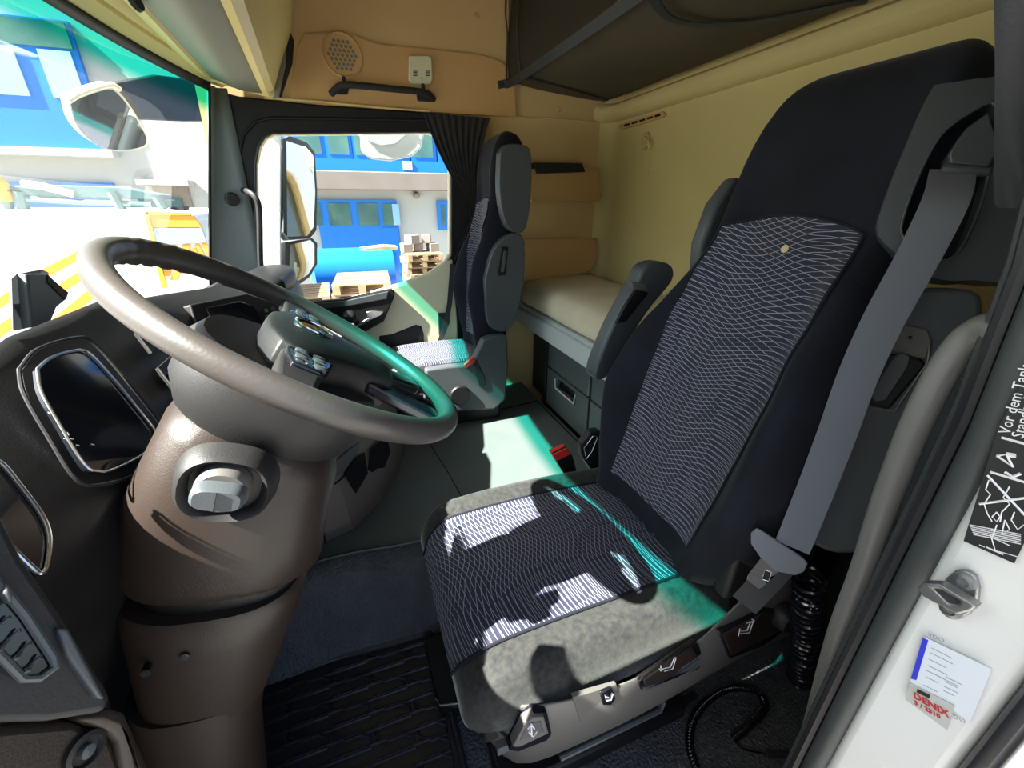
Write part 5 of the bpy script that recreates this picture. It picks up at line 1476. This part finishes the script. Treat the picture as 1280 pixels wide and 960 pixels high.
for px in ([(118, 304), (134, 304), (50, 352), (-10, 392), (-10, 378), (50, 338)], [(112, 330), (114, 342), (40, 392), (-10, 430), (-10, 412)], [(130, 346), (134, 358), (60, 420), (40, 420)],
           [(211, 307), (220, 307), (212, 345), (204, 345)], [(228, 306), (238, 305), (222, 350), (213, 350)], [(243, 306), (248, 305), (262, 330), (262, 340)], [(252, 304), (258, 303), (264, 320), (262, 325)], [(238, 312), (244, 310), (262, 345), (254, 348)]):
    one(prism(T(px, -0.008), (0.02, 0, 0)), 'orange_stripe', M['orange'], tr, smooth=False)
for y in (283, 310):
    one(tube(T([(-320, y - 4), (100, y), (182, y + 1)], -0.002), 0.006, 4), 'body_groove', M['greyink'], tr)
# crane lying on the truck roof
cr = thing('roof_crane', 'dark teal folded crane boom lying on the white truck roof', 'crane', (XT + 0.3, 3, 1.35))
XC = XT + 0.4
Tc = lambda px: [at(x, y, X=XC) for x, y in px]
one(prism(Tc([(-60, 234), (60, 231), (145, 233), (200, 243), (206, 250), (150, 248), (40, 247), (-60, 250)]), (0.35, 0, 0)), 'main_boom', M['craneteal'], cr, bevel=0.01)
one(tube(Tc([(28, 230), (50, 232), (92, 243)]), 0.035, 8), 'hydraulic_ram', M['rail'], cr)
one(tube(Tc([(20, 248), (100, 253), (190, 256)]), 0.03, 8), 'lower_boom', M['craneteal'], cr)
for p in (((6, 236), (10, 262)), ((140, 240), (152, 262)), ((196, 246), (206, 261)), ((24, 240), (30, 262))):
    one(tube(Tc(p), 0.05, 8), 'crane_foot', M['craneteal'], cr)
one(prism(Tc([(212, 259), (228, 258), (230, 262), (214, 264)]), (0.2, 0, 0)), 'work_lamp', M['cloth'], cr)
one(lathe(at(2, 238, X=XC), (0, 0, 1), [(0.07, -0.1), (0.07, 0.06), (0.04, 0.12), (0.0001, 0.13)], 14), 'beacon', M['orange'], cr)

# --- blue tank on its side
tk = thing('blue_tank', 'bright blue steel tank lying behind the wooden pallets', 'tank', at(450, 350, X=8.6))
c0_ = at(430, 338, X=9.0); c1_ = at(492, 340, X=9.0)
one(lathe((9.0, c0_.y + 0.6, c0_.z), (0, -1, 0), [(0.0001, 0), (0.3, 0.02), (0.42, 0.1), (0.42, c0_.y + .6 - c1_.y), (0.34, c0_.y + .68 - c1_.y), (0.0001, c0_.y + .7 - c1_.y)], 28), 'tank_shell', M['bluetank'], tk)
one(bxr((8.7, c1_.y + .1, GZ), (9.3, c0_.y + .5, c0_.z - .36)), 'tank_stand', M['brick'], tk)
one(prism([at(x, y, X=8.8) for x, y in ((450, 312), (480, 308), (497, 309), (497, 312), (455, 316))], (0.5, 0, 0)), 'plank_on_tank', M['wood'], tk)


def pallet(loc, rot, label, src=[None]):
    if src[0] is None:
        r = thing('wooden_pallet', label, 'pallet', (0, 0, 0), 'stacked wooden pallets')
        for i in range(7):
            one(box((-0.54 + i * 0.18, 0, 0.132), (0.11, 0.8, 0.022)), 'deck_board', M['wood'], r)
        for y in (-0.35, 0, 0.35):
            one(box((0, y, 0.110), (1.2, 0.10, 0.022)), 'stringer', M['wood'], r)
            one(box((0, y, 0.011), (1.2, 0.10, 0.022)), 'bottom_board', M['wood'], r)
            for x in (-0.53, 0, 0.53):
                one(box((x, y, 0.060), (0.14, 0.10, 0.078)), 'block', M['wood'], r)
        src[0] = r
    else:
        r = src[0].copy(); COL.objects.link(r); r['label'] = label
        for ch in src[0].children:
            c = ch.copy(); COL.objects.link(c); c.parent = r
    r.location = loc; r.rotation_euler = (0, 0, rot)
    return r


ORD = ['topmost', 'second from the top', 'third from the top', 'fourth from the top', 'fifth from the top', 'sixth from the top', 'seventh from the top', 'eighth from the top', 'ninth from the top', 'lowest but one', 'lowest']
for X_, px, py, top_z, rz, where in ((7.0, 376, 372, 0.34, 0.02, 'beside the tall exterior mirror'), (7.0, 455, 372, 0.36, -0.06, 'in front of the blue tank'), (10.5, 528, 346, 0.42, 0.0, 'farther back right of the blue tank')):
    c = at(px, py, X=X_)
    n = int((top_z - GZ) / 0.146)
    for k in range(n):
        pallet((X_ + 0.03 * ((k * 7) % 3 - 1), c.y + 0.015 * ((k * 5) % 3 - 1), GZ + 0.146 * (n - 1 - k)), rz + 0.02 * ((k * 3) % 5 - 2) + (0.05 if k == 0 else 0), 'wooden pallet, %s of its stack %s' % (ORD[k], where))
    if X_ > 9:
        zz = GZ + 0.146 * n
        for i, (dx, dy, dz, r_, lb) in enumerate(((0, .32, 0, .1, 'leftmost low'), (0.1, .02, 0, -.1, 'middle low'), (0, -.30, 0, .1, 'rightmost low'), (0, .17, .19, .3, 'upper left'), (.05, -.18, .19, -.2, 'upper right tilted'))):
            b_ = one(box((X_ + dx, c.y + dy, zz + 0.095 + dz), (0.38, 0.21, 0.188), Matrix.Rotation(r_, 3, 'Z')), 'building_block', M['brick'], bevel=0.01)
            props(b_, lb + ' grey building block on the far pallet stack', 'block', 'grey blocks on the far pallets')
